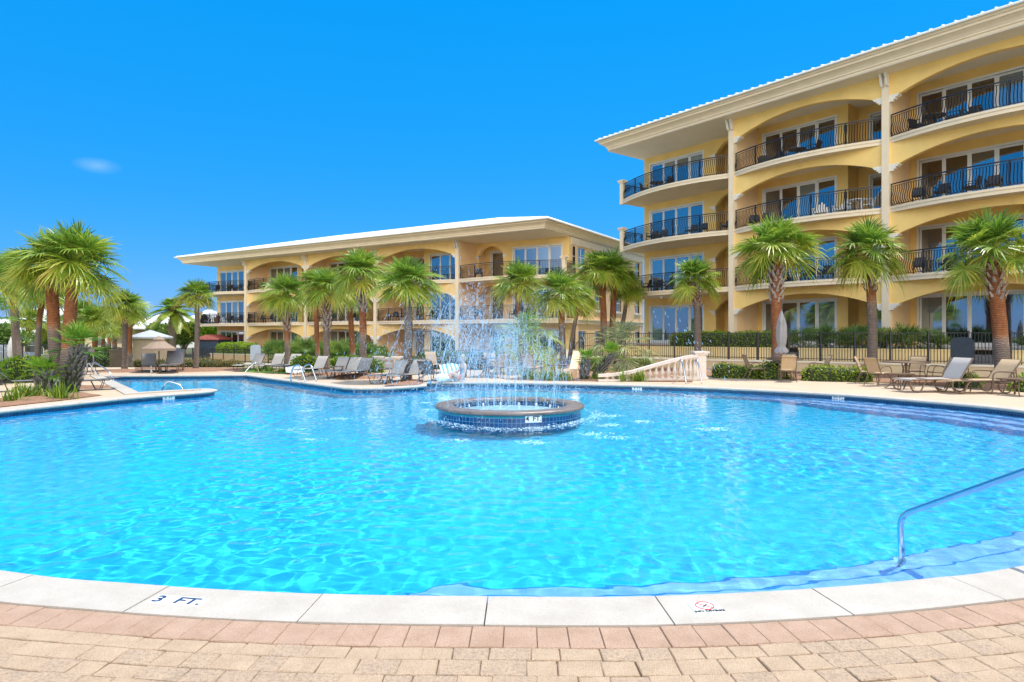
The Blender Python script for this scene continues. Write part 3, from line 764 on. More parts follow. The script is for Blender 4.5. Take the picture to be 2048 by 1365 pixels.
    while y < b1:
        run = min(half, y - b0, b1 - y)
        for sx, xb in ((1, a0), (-1, a1)):
            p, q = Vector((xb, y, zt)), Vector((xb + sx * run, y, zt + run * roof_rise)); w = Vector((0, 0.022, 0)); u = Vector((0, 0, 0.06))
            rf.add([p - w, p + w, q + w, q - w, p - w + u, p + w + u, q + w + u, q - w + u], [(4, 5, 6, 7), (0, 1, 5, 4), (1, 2, 6, 5), (3, 0, 4, 7)])
        y += 0.46
    ro = rf.build('roof', [MT.roof], B); fa.build('fascia', [MT.trim], ro, fix=False)
    gt = MB(); gq = [(a0 - 0.03, b0 - 0.03), (a1 + 0.03, b0 - 0.03), (a1 + 0.03, b1 + 0.03), (a0 - 0.03, b1 + 0.03)]
    gt.tube([(p[0], p[1], zt - 0.07) for p in gq], 0.055, 6, closed=True); gt.build('gutter', [MT.white], ro)
    return B
UR = Vector((0.615, -0.788)).normalized(); UL = Vector((0.853, -0.522)).normalized()
RB_O, LB_O = Vector((12.35, 36.5)), Vector((-4.25, 50.7))
rot = lambda u: math.atan2(u.y, u.x)
apartment('apartment_building', 'four storey yellow apartment building with bowed black balconies at the right', RB_O, rot(UR),
          [0, 8.1, 16.2, 24.3], -8.4, 26.0, [1.0, 4.25, 7.45, 10.65], 13.58, set(), None, corner_right=False, over=(1.0, 0.18), tip=0.5, top_extra=0.78, lift=1.0)
apartment('apartment_building', 'three storey yellow apartment building with a bright white metal roof behind the palms', LB_O, rot(UL),
          [-25.8, -17.2, -8.6, 0], -34.0, 8.5, [-0.5, 2.68, 5.88], 8.88, {2}, None, over=(1.5, 0.06), tip=0.45, top_extra=0.7, lift=0.5, wallm=MT.paleyellow,
          side_windows=((2.95, 5.3, 1), (7.1, 8.8, 1), (11.5, 13.2, 1), (16.0, 17.4, 1)))
def LOC(o, u, x, y): return Vector((o.x + u.x * x - u.y * y, o.y + u.y * x + u.x * y))
RBL = lambda x, y: LOC(RB_O, UR, x, y)
LBL = lambda x, y: LOC(LB_O, UL, x, y)
# ================================================================ palms
def fan_leaf(mb, hub, f, s, u, R_, nseg, spread, droop, rnd, tone, width=1.3, costa=0.0):
    # one palmate blade: nseg pointed segments round the hub, drooping at their tips
    for k in range(nseg):
        a = -spread + 2 * spread * k / (nseg - 1) + rnd.uniform(-.05, .05)
        d = (f * math.cos(a) + s * math.sin(a) + u * (0.30 * abs(math.sin(a)) - 0.05)).normalized()
        L = R_ * (0.72 + 0.28 * math.cos(a * 0.7)) * rnd.uniform(0.88, 1.08)
        h = hub + f * (costa * math.cos(a) * R_)
        wd = d.cross(u)
        if wd.length < 1e-3: wd = s.copy()
        wd.normalize(); wd = (wd + u * rnd.uniform(-.5, .5)).normalized()
        dr = droop * rnd.uniform(0.6, 1.5); w = 0.036 * R_ * width * 0.88
        P = []
        for q, ww in ((0.02, 0.25), (0.42, 1.0), (0.75, 0.62), (1.0, 0.05)):
            p = h + d * (L * q); p = p + Vector((0, 0, -1)) * (L * dr * q ** 2.6)
            P.append((p - wd * w * ww, p + wd * w * ww))
        vs = [x for pr in P for x in pr]; tt = min(1, max(0, tone + rnd.uniform(-.2, .2)))
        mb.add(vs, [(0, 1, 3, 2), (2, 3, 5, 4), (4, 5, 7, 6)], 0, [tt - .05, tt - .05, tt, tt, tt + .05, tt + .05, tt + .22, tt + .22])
def sabal_crown(seed, n=36, lean=0.0):
    # unit crown (radius about 1) of a cabbage palm
    rnd = random.Random(seed); mb = MB(); n = rnd.choice((36, 40, 44, 48)); span_ = rnd.uniform(94, 122); dk = rnd.uniform(.75, 1.45)
    for i in range(n):
        q = (i + 0.5) / n; az = i * 2.39996 + rnd.uniform(-.35, .35)
        el = R(86 - span_ * q ** 0.95 + rnd.uniform(-11, 11))
        pl = rnd.uniform(0.40, 0.60) * (1.05 - 0.15 * abs(q - 0.5)); droop = 0.08 + 0.34 * q * dk + rnd.uniform(-.05, .1)
        d = Vector((math.cos(az) * math.cos(el), math.sin(az) * math.cos(el), math.sin(el)))
        pts = []
        for t in (0, .35, .7, 1.0):
            pts.append(d * (pl * t) + Vector((0, 0, -1)) * (0.16 * pl * t * t * (1 + q)))
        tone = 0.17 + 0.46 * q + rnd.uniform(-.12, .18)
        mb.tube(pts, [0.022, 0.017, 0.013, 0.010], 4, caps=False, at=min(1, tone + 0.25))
        f = (pts[-1] - pts[-2]).normalized(); f = (f + Vector((0, 0, -0.06 - 0.16 * q))).normalized()
        s = f.cross(Vector((0, 0, 1)))
        if s.length < 0.05: s = Vector((math.cos(az + 1.57), math.sin(az + 1.57), 0))
        s.normalize(); u = s.cross(f).normalized(); rl = rnd.uniform(-.5, .5)
        s, u = s * math.cos(rl) + u * math.sin(rl), u * math.cos(rl) - s * math.sin(rl)
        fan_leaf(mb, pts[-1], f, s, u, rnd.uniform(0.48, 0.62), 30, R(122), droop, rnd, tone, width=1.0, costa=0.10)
    for i in range(2):                             # a few dead straw fronds hanging under the crown
        az = rnd.uniform(0, 6.28); d = Vector((math.cos(az) * .5, math.sin(az) * .5, -.75)).normalized(); h = d * 0.34
        s = d.cross(Vector((0, 0, 1))).normalized(); fan_leaf(mb, h, d, s, s.cross(d), 0.34, 11, R(70), 0.3, rnd, 0.98)
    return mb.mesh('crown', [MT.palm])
CROWNS = [sabal_crown(s) for s in (3, 8, 15, 21, 33, 41, 52, 60)]
def trunk_mat():
    m = bpy.data.materials.new('palm_trunk_bark'); m.use_nodes = True
    N, L = m.node_tree.nodes, m.node_tree.links; p = N['Principled BSDF']; p.inputs['Roughness'].default_value = 0.9
    at = N.new('ShaderNodeAttribute'); at.attribute_name = 'tone'
    tc = N.new('ShaderNodeTexCoord'); nz = N.new('ShaderNodeTexNoise'); nz.inputs['Scale'].default_value = 7; nz.inputs['Detail'].default_value = 8
    mp = N.new('ShaderNodeMapping'); mp.inputs['Scale'].default_value = (1.5, 1.5, 0.8); L.new(tc.outputs['Object'], mp.inputs[0]); L.new(mp.outputs[0], nz.inputs['Vector'])
    ad = N.new('ShaderNodeMath'); ad.operation = 'MULTIPLY_ADD'; ad.inputs[1].default_value = 0.55; ad.inputs[2].default_value = -0.27; L.new(nz.outputs['Fac'], ad.inputs[0])
    sm = N.new('ShaderNodeMath'); sm.operation = 'ADD'; L.new(at.outputs['Fac'], sm.inputs[0]); L.new(ad.outputs[0], sm.inputs[1])
    rp = N.new('ShaderNodeValToRGB'); e = rp.color_ramp.elements
    e[0].position = 0.30; e[0].color = (0.22, 0.175, 0.145, 1); e[1].position = 0.9; e[1].color = (0.30, 0.10, 0.035, 1)
    x = e.new(0.50); x.color = (0.34, 0.25, 0.20, 1); x = e.new(0.62); x.color = (0.42, 0.19, 0.085, 1); L.new(sm.outputs[0], rp.inputs[0])
    wv = N.new('ShaderNodeTexWave'); wv.bands_direction = 'Z'; wv.inputs['Scale'].default_value = 5.5; wv.inputs['Distortion'].default_value = 7; wv.inputs['Detail'].default_value = 4
    L.new(tc.outputs['Object'], wv.inputs['Vector'])
    mx_ = N.new('ShaderNodeMixRGB'); mx_.blend_type = 'MULTIPLY'; mx_.inputs[0].default_value = 0.55; L.new(rp.outputs[0], mx_.inputs[1])
    rw = N.new('ShaderNodeValToRGB'); rw.color_ramp.elements[0].color = (0.45, 0.42, 0.4, 1); rw.color_ramp.elements[0].position = 0.2; rw.color_ramp.elements[1].position = 0.6
    L.new(wv.outputs['Fac'], rw.inputs[0]); L.new(rw.outputs[0], mx_.inputs[2]); L.new(mx_.outputs[0], p.inputs['Base Color'])
    bp = N.new('ShaderNodeBump'); bp.inputs['Strength'].default_value = 0.8; bp.inputs['Distance'].default_value = 0.03; L.new(wv.outputs['Fac'], bp.inputs['Height']); L.new(bp.outputs[0], p.inputs['Normal'])
    return m
MT.trunk = trunk_mat()
MT.boot = mat('palm_boot_husk', (0.17, 0.13, 0.11), 0.9, col2=(0.46, 0.38, 0.33), scale=14, detail=6)
MT.redboot = mat('red_palm_husk', (0.20, 0.075, 0.03), 0.9, col2=(0.46, 0.22, 0.10), scale=14, detail=6)
def boots_mesh(mb, c0, c1, r0, r1, rnd, mi=0, size=1.0):
    # criss-cross leaf bases spiralling round the trunk between c0 and c1
    H = (c1 - c0).length; n = int(H / (0.03 * size)); up = (c1 - c0).normalized()
    for i in range(n):
        q = i / n; a = i * 2.39996 + rnd.uniform(-.2, .2); r = r0 + (r1 - r0) * q; c = c0 + (c1 - c0) * q
        o = Vector((math.cos(a), math.sin(a), 0)); t = Vector((-o.y, o.x, 0)); w = 0.065 * size; l = rnd.uniform(0.15, 0.26) * size; sp = rnd.uniform(0.25, 0.6)
        b = c + o * (r * 0.86); tip = c + o * (r + l * sp) + up * l
        vs = [b - t * w, b + t * w, b - up * 0.03 + o * 0.045, tip - t * w * 0.4, tip + t * w * 0.4, tip - up * 0.03 + o * 0.02]
        mb.add(vs, [(0, 3, 4, 1), (0, 2, 5, 3), (2, 1, 4, 5), (3, 5, 4)], mi)
palm_n = [0]
def palm(base, crown_c, rad, tr, label, group='cabbage palms round the pool', boots=0.9, red=0.35, flare=1.25, gray=False, seed=None, squash=0.92, cat='palm tree'):
    # base: world point at the foot; crown_c: world point at the heart of the crown
    palm_n[0] += 1; rnd = random.Random(100 + palm_n[0] if seed is None else seed)
    P = empty('palm_tree', base, 0, label, cat, group)
    top = Vector(crown_c) - Vector(base); top.z -= 0.19 * rad; H = top.z; bend = Vector((top.x, top.y, 0)); mb = MB(); n = 14
    side = Vector((rnd.uniform(-.05, .05), rnd.uniform(-.05, .05), 0)) * H
    pts, rr, tone = [], [], []
    for i in range(n + 1):
        q = i / n; p = bend * (q ** 1.25) + side * math.sin(q * math.pi) * 0.35 + Vector((0, 0, H * q - (0.15 if i == 0 else 0)))
        r = tr * (flare - (flare - 1) * min(1, q / 0.12)) * (1 - 0.10 * q) * rnd.uniform(0.975, 1.025)
        pts.append(p); rr.append(r)
        tone += [0.28 + 0.55 * sstep(1 - red - 0.12, 1 - red + 0.10, q)] * 12
    mb.tube(pts, rr, 12, at=tone); tk = mb.build('trunk', [MT.trunk], P, smooth=True)
    bm_ = MB(); zb = H - boots; q0 = max(0.05, zb / H); c0 = bend * (q0 ** 1.25) + side * math.sin(q0 * math.pi) * 0.35 + Vector((0, 0, H * q0))
    boots_mesh(bm_, c0, top + Vector((0, 0, 0.12)), tr * 0.95, tr * 1.15, rnd); bm_.build('boots', [MT.boot, MT.redboot], tk)
    cr = place('crown', rnd.choice(CROWNS), P, top + Vector((0, 0, 0.17 * rad)), rnd.uniform(0, 6.28)); k = rad * rnd.uniform(0.90, 1.0)
    cr.scale = (k * rnd.uniform(.93, 1.07), k * rnd.uniform(.93, 1.07), k * squash * rnd.uniform(.92, 1.08)); cr.rotation_euler = (rnd.uniform(-.2, .2), rnd.uniform(-.2, .2), rnd.uniform(0, 6.28))
    return P
def px_palm(bx, D, cx, cy, rpx, tw, label, zb=0.0, **kw):
    # foot at column bx and distance D on level zb, crown heart at photo pixel (cx, cy) at the same distance
    return palm(AT(bx, D, zb), AT(cx, D, ZAT(cy, D)), rpx / FPX * D, tw / 2, label, **kw)
# right-hand row in front of the tall building
px_palm(1396, 29.5, 1392, 560, 60, 0.34, 'short cabbage palm with a slightly leaning bare trunk behind the balustrade', boots=1.0, red=0.2)
px_palm(1558, 24.3, 1553, 498, 83, 0.40, 'cabbage palm with shaggy grey boots and red trunk beside the closed umbrella', boots=1.75, red=0.8)
px_palm(1743, 25.2, 1737, 503, 84, 0.38, 'cabbage palm with half grey, half booted trunk behind the low green hedge', boots=1.25, red=0.36)
px_palm(2006, 20.6, 1985, 502, 110, 0.44, 'big cabbage palm with a thick red trunk behind the beige lounger', boots=1.25, red=0.62)
px_palm(2290, 22.5, 2290, 480, 120, 0.42, 'cabbage palm at the far right end of the poolside row', boots=0.9, red=0.4)
# middle row in front of the long building
px_palm(574, 30.0, 571, 588, 56, 0.27, 'cabbage palm with a yellowing crown at the end of the round green bush', boots=1.5, red=0.6)
px_palm(636, 36.0, 632, 570, 52, 0.27, 'slim cabbage palm half hidden behind its neighbour over the green bush', boots=0.8, red=0.85)
px_palm(653.5, 27.5, 655, 580, 66, 0.26, 'cabbage palm with flared grey boots between the grey loungers and the bush', boots=1.5, red=0.25)
px_palm(707, 33.0, 700, 590, 50, 0.28, 'red trunked cabbage palm just behind the row of three loungers', boots=0.7, red=0.8)
px_palm(724.5, 24.4, 722, 548, 74, 0.28, 'tallest cabbage palm on a mulch mound by the three grey loungers', boots=1.2, red=0.55)
px_palm(814, 21.9, 816, 566, 72, 0.30, 'cabbage palm with a smooth grey trunk on the mulch point of the pool edge', boots=0.35, red=0.1)
px_palm(1126, 31.0, 1122, 585, 62, 0.33, 'cabbage palm with a grey trunk standing right behind the fountain spray', boots=0.6, red=0.35)
px_palm(1046, 34.0, 1037, 570, 60, 0.30, 'cabbage palm whose crown rises above the middle of the fountain spray', boots=0.6, red=0.4)
px_palm(1139, 35.5, 1158, 600, 44, 0.24, 'thin cabbage palm hugging the grey trunked palm behind the spray', boots=0.4, red=0.2)
px_palm(1206, 38.5, 1203, 543, 64, 0.40, 'left palm of the pair of red trunked palms at the building corner', boots=0.7, red=0.55)
px_palm(1221, 39.3, 1228, 545, 56, 0.40, 'right palm of the pair of red trunked palms at the building corner', boots=0.7, red=0.6)
px_palm(1238, 41.0, 1256, 582, 42, 0.28, 'small dark trunked palm leaning behind the pair at the building corner', boots=0.4, red=0.1)
# left group
px_palm(112, 23.2, 102, 532, 102, 0.42, 'left trunk of the big twin cabbage palms beside the left pool', boots=0.5, red=0.5, flare=1.4)
px_palm(131, 22.8, 146, 526, 106, 0.42, 'right trunk of the big twin cabbage palms, red bark under a huge crown', boots=0.5, red=0.7, flare=1.4)
px_palm(36, 31.0, 26, 556, 66, 0.36, 'cabbage palm at the left picture edge with a stout grey trunk', boots=0.7, red=0.3)
px_palm(75, 36.0, 84, 586, 56, 0.30, 'leaning cabbage palm between the twin palms and the left edge palm', boots=0.6, red=0.4)
px_palm(249, 28.2, 250, 612, 50, 0.24, 'slender cabbage palm on a mulch mound at the left pool', boots=0.3, red=0.15)
px_palm(260, 33.0, 262, 628, 42, 0.28, 'second slim palm close behind the slender palm at the left pool', boots=0.5, red=0.7, zb=-0.1)
px_palm(391, 28.5, 393, 592, 42, 0.22, 'lone slim cabbage palm on a mulch mound in front of the white roofs', boots=0.4, red=0.1)
px_palm(161, 40.0, 164, 632, 48, 0.36, 'cabbage palm behind the iron fence, right of the twin palms', zb=-0.3, boots=0.9, red=0.5)
px_palm(189, 37.0, 190, 640, 44, 0.30, 'cabbage palm with a red trunk by the fence gate', zb=-0.3, boots=0.5, red=0.8)
px_palm(232, 46.0, 228, 655, 40, 0.34, 'low palm behind the fence near the hip roofed hut', zb=-0.5, boots=0.8, red=0.4)
px_palm(-40, 27.0, -35, 560, 84, 0.36, 'cabbage palm at the far left edge, crown cut by the frame', boots=0.6, red=0.4)
# ---- date palm far behind, with long feather fronds
def feather_crown(seed, n=34):
    rnd = random.Random(seed); mb = MB()
    for i in range(n):
        q = (i + .5) / n; az = i * 2.39996 + rnd.uniform(-.2, .2); el = R(80 - 105 * q + rnd.uniform(-6, 6)); tone = 0.25 + 0.4 * q + rnd.uniform(-.1, .1)
        d = Vector((math.cos(az) * math.cos(el), math.sin(az) * math.cos(el), math.sin(el))); N_ = 14; prev = None; pts = []
        for k in range(N_ + 1):
            t = k / N_; pts.append(d * t + Vector((0, 0, -1)) * (0.52 * t * t))
        mb.tube(pts[::2], [0.018, .016, .014, .012, .010, .008, .005, .004][:len(pts[::2])], 3, caps=False, at=tone + .2)
        for k in range(2, N_ + 1):
            for sub_ in (0, .5):
                t = pts[k] - pts[k - 1]; p = pts[k - 1] + t * sub_; t = t.normalized(); s = t.cross(Vector((0, 0, 1))).normalized()
                for sg in (-1, 1):
                    l = 0.26 * math.sin(math.pi * min(1, (k + sub_) / (N_ + 2)) ** .8) + 0.03; dd = (t * .7 + s * sg * .8 + Vector((0, 0, -.12))).normalized(); w = t.cross(dd).normalized().cross(dd) * .011
                    e = p + dd * l + Vector((0, 0, -.3 * l * l)); mid = p + dd * l * .5
                    tt = min(1, max(0, tone + rnd.uniform(-.12, .12))); mb.add([p - w, p + w, mid + w * 1.3, mid - w * 1.3, e], [(0, 1, 2, 3), (3, 2, 4)], 0, tt)
    return mb
DP = empty('date_palm', AT(345, 58, -0.5), 0, 'feathery date palm with a thick dark trunk in front of the white roofs', 'palm tree')
mb = MB(); mb.tube([(0, 0, -.2), (0, 0, 1), (0.05, 0, 2.2), (0.1, 0, 3.2), (0.1, 0, 4.2)], [.38, .3, .3, .36, .3], 12, at=0.15); tk = mb.build('trunk', [MT.trunk], DP, smooth=True)
mb = MB(); boots_mesh(mb, Vector((0, 0, 2.0)), Vector((.1, 0, 4.2)), .3, .42, random.Random(3)); mb.build('boots', [MT.boot], tk)
cr = place('crown', feather_crown(2).mesh('crown', [MT.palm]), DP, (0.1, 0, 4.15)); cr.scale = (2.5, 2.5, 2.4)
# ---- silver pindo palm and its small companions right of the fountain
def pindo(base, rad, trunk_h, label, seed, matl, grp=None, n=34, fan=True):
    rnd = random.Random(seed); P = empty('pindo_palm' if fan else 'small_palm', base, 0, label, 'palm tree', grp); mb = MB()
    mb.tube([(0, 0, -.1), (0, 0, trunk_h * .5), (0, 0, trunk_h)], [.30, .27, .2], 12, at=0.2); tk = mb.build('trunk', [MT.trunk], P, smooth=True)
    mb = MB(); boots_mesh(mb, Vector((0, 0, .05)), Vector((0, 0, trunk_h)), .27, .22, rnd, size=1.1); mb.build('boots', [MT.boot], tk)
    mb = MB()
    for i in range(n):
        q = (i + .5) / n; az = i * 2.39996 + rnd.uniform(-.25, .25); el = R(82 - 105 * q + rnd.uniform(-8, 8)); d = Vector((math.cos(az) * math.cos(el), math.sin(az) * math.cos(el), math.sin(el)))
        pl = rnd.uniform(.55, .75) * rad; pts = [d * (pl * t) + Vector((0, 0, -.22 * pl * t * t * (1 + q))) for t in (0, .3, .6, 1)]; tone = .25 + .5 * q + rnd.uniform(-.15, .2)
        mb.tube(pts, [.022, .018, .014, .01], 4, caps=False, at=tone); f = ((pts[-1] - pts[-2]).normalized() + Vector((0, 0, -.25 - .3 * q))).normalized(); s = f.cross(Vector((0, 0, 1)))
        s = s.normalized() if s.length > .05 else Vector((1, 0, 0)); fan_leaf(mb, pts[-1], f, s, s.cross(f), rad * rnd.uniform(.42, .52), 21, R(105), .35, rnd, tone, width=.8, costa=.25)
    place('crown', mb.mesh('crown', [matl]), P, (0, 0, trunk_h)); return P
b0 = G(1240, 741); pindo(b0, 1.75, 0.75, 'wide silvery palm with arching fronds behind the balustrade end', 5, MT.pindo)
pindo(AT(1052, 26.5, 0.0), 1.5, 1.25, 'bushy green fan palm seen through the fountain spray', 9, MT.palm, n=44)
def windmill(base, tip, tr, rad, label, seed, n=14):
    # short shaggy dark trunk with a tuft of bright fan leaves
    rnd = random.Random(seed); P = empty('fan_palm', base, 0, label, 'palm tree', 'small shaggy fan palms'); top = Vector(tip) - Vector(base); mb = MB()
    mb.tube([Vector((0, 0, -.08)), top * .35, top * .7, top], [tr * 1.15, tr, tr * .9, tr * .55], 12, at=.1); tk = mb.build('trunk', [MT.core], P, smooth=True)
    mb = MB(); boots_mesh(mb, Vector((0, 0, 0)), top, tr, tr * .7, rnd, size=.75); boots_mesh(mb, Vector((0, 0, .02)), top, tr * .9, tr * .7, rnd, size=.85); mb.build('boots', [MT.darkboot], tk)
    mb = MB()
    for i in range(n):
        q = (i + .5) / n; az = i * 2.39996 + rnd.uniform(-.3, .3); el = R(80 - 92 * q + rnd.uniform(-8, 8)); d = Vector((math.cos(az) * math.cos(el), math.sin(az) * math.cos(el), math.sin(el)))
        pl = rad * rnd.uniform(.4, .6); pts = [d * (pl * t) + Vector((0, 0, -.08 * pl * t * t)) for t in (0, .5, 1)]; tone = rnd.uniform(.2, .8)
        mb.tube(pts, [.012, .01, .008], 4, caps=False, at=tone); f = (pts[-1] - pts[-2]).normalized(); s = f.cross(Vector((0, 0, 1))); s = s.normalized() if s.length > .05 else Vector((1, 0, 0))
        fan_leaf(mb, pts[-1], f, s, s.cross(f), rad * rnd.uniform(.5, .62), 17, R(95), .12, rnd, tone, width=1.25)
    place('crown', mb.mesh('crown', [MT.fanleaf]), P, top); return P
MT.darkboot = mat('dark_shaggy_husk', (0.035, 0.032, 0.035), 0.85, col2=(0.24, 0.23, 0.23), scale=20, detail=6)
b = G(92, 789); windmill(b, AT(88, b.y, ZAT(748, b.y)), .20, .62, 'squat shaggy fan palm with an upright leaf tuft in the mulch bed at the left', 1)
b = G(136, 784); windmill(b, AT(158, b.y, ZAT(697, b.y)), .22, .85, 'taller shaggy fan palm leaning right with wide flat fan leaves at the left', 2)
b = G(1167, 759); windmill(b, AT(1172, b.y, ZAT(722, b.y)), .14, .55, 'dark trunked little fan palm beside the peach wing wall', 3)
b = G(1190, 757); windmill(b, AT(1222, b.y, ZAT(712, b.y)), .15, .60, 'little fan palm leaning hard right under the silvery palm', 4)
b = G(-14, 770); windmill(b, AT(-14, b.y, ZAT(748, b.y)), .2, .62, 'low fan palm at the left picture edge beside the round bush', 6)
b = G(-30, 786); windmill(b, AT(-26, b.y, ZAT(632, b.y)), .2, .85, 'taller fan palm reaching in at the left picture edge', 7)
# ================================================================ hedges, bushes, palmettos
def leafy(mb, fn, count, size, rnd, tone0=.5, tj=.35):
    # fn(rnd) -> (point, outward normal); scatters small leaf blades over a clipped surface
    for _ in range(count):
        p, nn = fn(rnd); p = p + nn * rnd.uniform(-.10, .035); d = Vector((rnd.gauss(0, 1), rnd.gauss(0, 1), rnd.gauss(0, 1))).normalized(); d = (d + nn * .9).normalized()
        w = d.cross(Vector((rnd.gauss(0, 1), rnd.gauss(0, 1), rnd.gauss(0, 1)))); w = w.normalized() if w.length > .01 else Vector((1, 0, 0))
        l = size * rnd.uniform(.6, 1.3); h = l * .32; t = min(1, max(0, tone0 + rnd.uniform(-tj, tj)))
        mb.add([p, p + d * l * .5 + w * h, p + d * l, p + d * l * .5 - w * h], [(0, 1, 2, 3)], 0, t)
def hedge_run(name, label, pts, width, h, z0=0.0, m=None, group=None, dens=420, size=.085, lump=.06, tone=.5, cat='hedge'):
    # hedge following a line of ground points, rounded top
    m = m or MT.hedge; pts = [Vector((p[0], p[1], 0)) for p in pts]; rnd = random.Random(hash(label) & 0xffff); o = pts[0].copy(); L = [0.0]
    for a, b in zip(pts, pts[1:]): L.append(L[-1] + (b - a).length)
    T = L[-1]; ph = [rnd.uniform(0, 6) for _ in range(6)]
    def at(s):
        i = min(len(L) - 2, max(0, int(np.searchsorted(L, s) - 1))); f = (s - L[i]) / max(1e-9, L[i + 1] - L[i]); t = (pts[i + 1] - pts[i]).normalized(); return pts[i] + (pts[i + 1] - pts[i]) * f, Vector((t.y, -t.x, 0)), t
    prof = [(-.5, 0), (-.52, .35), (-.5, .75), (-.38, .95), (-.15, 1.0), (.15, 1.0), (.38, .95), (.5, .75), (.52, .35), (.5, 0)]
    def surf(s, k, f):
        p, nn, t = at(s); (a, b), (c, d) = prof[k], prof[k + 1]; x, z = a + (c - a) * f, b + (d - b) * f; e = min(1, min(s, T - s) / (width * .45)); e = math.sqrt(max(0, 1 - (1 - e) ** 2))
        lu = 1 + lump * (math.sin(s * 2.1 + ph[0] + 3 * x) + .6 * math.sin(s * 4.7 + ph[1]))
        return p + nn * (x * width * (0.25 + .75 * e)) * lu + Vector((0, 0, z * h * (.55 + .45 * e) * lu)), (nn * (d - b) * -1 * (-1) * 1 + Vector((0, 0, 0)))
    mb = MB(); n = max(6, int(T / .25)); vs = []; K = len(prof)
    for i in range(n + 1):
        for k in range(K - 1): 
            q, _ = surf(T * i / n, k, 0); c, _, _ = at(T * i / n); vs.append(c + (q - c) * .93 - o)
        q, _ = surf(T * i / n, K - 2, 1); c, _, _ = at(T * i / n); vs.append(c + (q - c) * .93 - o)
    fs = [(i * K + k, i * K + k + 1, (i + 1) * K + k + 1, (i + 1) * K + k) for i in range(n) for k in range(K - 1)] + [tuple(range(K)), tuple(n * K + k for k in range(K - 1, -1, -1))]
    mb.add(vs, fs, 1, 0.1)
    def fn(r):
        s = r.uniform(0, T); k = r.choices(range(K - 1), [1.2, 1.4, .9, .9, 1.3, .9, .9, 1.4, 1.2])[0]; q, _ = surf(s, k, r.random()); c, _, _ = at(s); c = c + Vector((0, 0, h * .45)); nn = (q - c); nn.z *= 1.4; return q - o, nn.normalized()
    leafy(mb, fn, int(dens * T * (width + 2 * h)), size, rnd, tone)
    ob = mb.build(name, [m, MT.core]); ob.location = (o.x, o.y, z0); return tag(ob, label, cat, group)
def bush(name, label, c, rx, ry, h, m=None, dens=420, size=.085, group=None, cat='bush', tone=.5):
    m = m or MT.hedge; rnd = random.Random(hash(label) & 0xffff); mb = MB(); n = 14; prof = [(math.cos(a), math.sin(a)) for a in [R(-8 + 98 * k / 7) for k in range(8)]]
    vs = [(rx * .9 * r * math.cos(6.283 * k / n), ry * .9 * r * math.sin(6.283 * k / n), h * .92 * max(0, z)) for r, z in prof for k in range(n)]
    mb.add(vs, [(i * n + k, i * n + (k + 1) % n, (i + 1) * n + (k + 1) % n, (i + 1) * n + k) for i in range(7) for k in range(n)], 1, .1); ph = rnd.uniform(0, 6)
    def fn(r):
        a, z = r.uniform(0, 6.283), r.uniform(0, 1); q = math.sqrt(1 - z * z * .98); lu = 1 + .05 * math.sin(5 * a + ph) + .05 * math.sin(9 * z + 3 * a); return Vector((rx * q * math.cos(a) * lu, ry * q * math.sin(a) * lu, h * z * lu)), Vector((q * math.cos(a), q * math.sin(a), z * 1.2)).normalized()
    leafy(mb, fn, int(dens * 3.2 * (rx + ry) / 2 * (h + (rx + ry) / 2)), size, rnd, tone); ob = mb.build(name, [m, MT.core]); ob.location = c; return tag(ob, label, cat, group)
def fan_clump(seed, n, matl, rad=1.0):
    rnd = random.Random(seed); mb = MB()
    for i in range(n):
        az = rnd.uniform(0, 6.283); el = R(rnd.uniform(20, 85)); d = Vector((math.cos(az) * math.cos(el), math.sin(az) * math.cos(el), math.sin(el))); pl = rad * rnd.uniform(.45, .8); root = Vector((rnd.gauss(0, .16), rnd.gauss(0, .16), 0)) * rad
        pts = [root + d * (pl * t) + Vector((0, 0, -.05 * t * t)) for t in (0, .5, 1)]; tone = rnd.uniform(.1, .85); mb.tube(pts, [.012, .01, .008], 3, caps=False, at=tone)
        f = ((pts[-1] - pts[-2]).normalized() + Vector((0, 0, .1))).normalized(); s = f.cross(Vector((0, 0, 1))); s = s.normalized() if s.length > .05 else Vector((1, 0, 0)); a = rnd.uniform(-.6, .6); u = s.cross(f); s, u = s * math.cos(a) + u * math.sin(a), u * math.cos(a) - s * math.sin(a)
        fan_leaf(mb, pts[-1], f, s, u, rad * rnd.uniform(.38, .5), 15, R(100), .12, rnd, tone, width=1.15)
    return mb.mesh('palmetto_shrub', [matl])
PALMETTO = [fan_clump(s, 30, MT.palmetto) for s in (1, 2, 3)]
def palmetto(loc, rad, label, k=0, group='palmetto shrubs along the buildings'):
    o = place('palmetto_shrub', PALMETTO[k % 3], None, loc, random.uniform(0, 6.28)); o.scale = (rad, rad, rad * random.uniform(.9, 1.1)); return tag(o, label, 'shrub', group)
# right terrace: retained bed between the building and the fence
RF0, RFD = Vector((9.5, 29.0)), Vector((0.825, -0.566)).normalized(); RFN = Vector((-RFD.y, RFD.x))       # fence line, unit along, unit towards the building
RFL = lambda s, d=0.0: RF0 + RFD * s + RFN * d
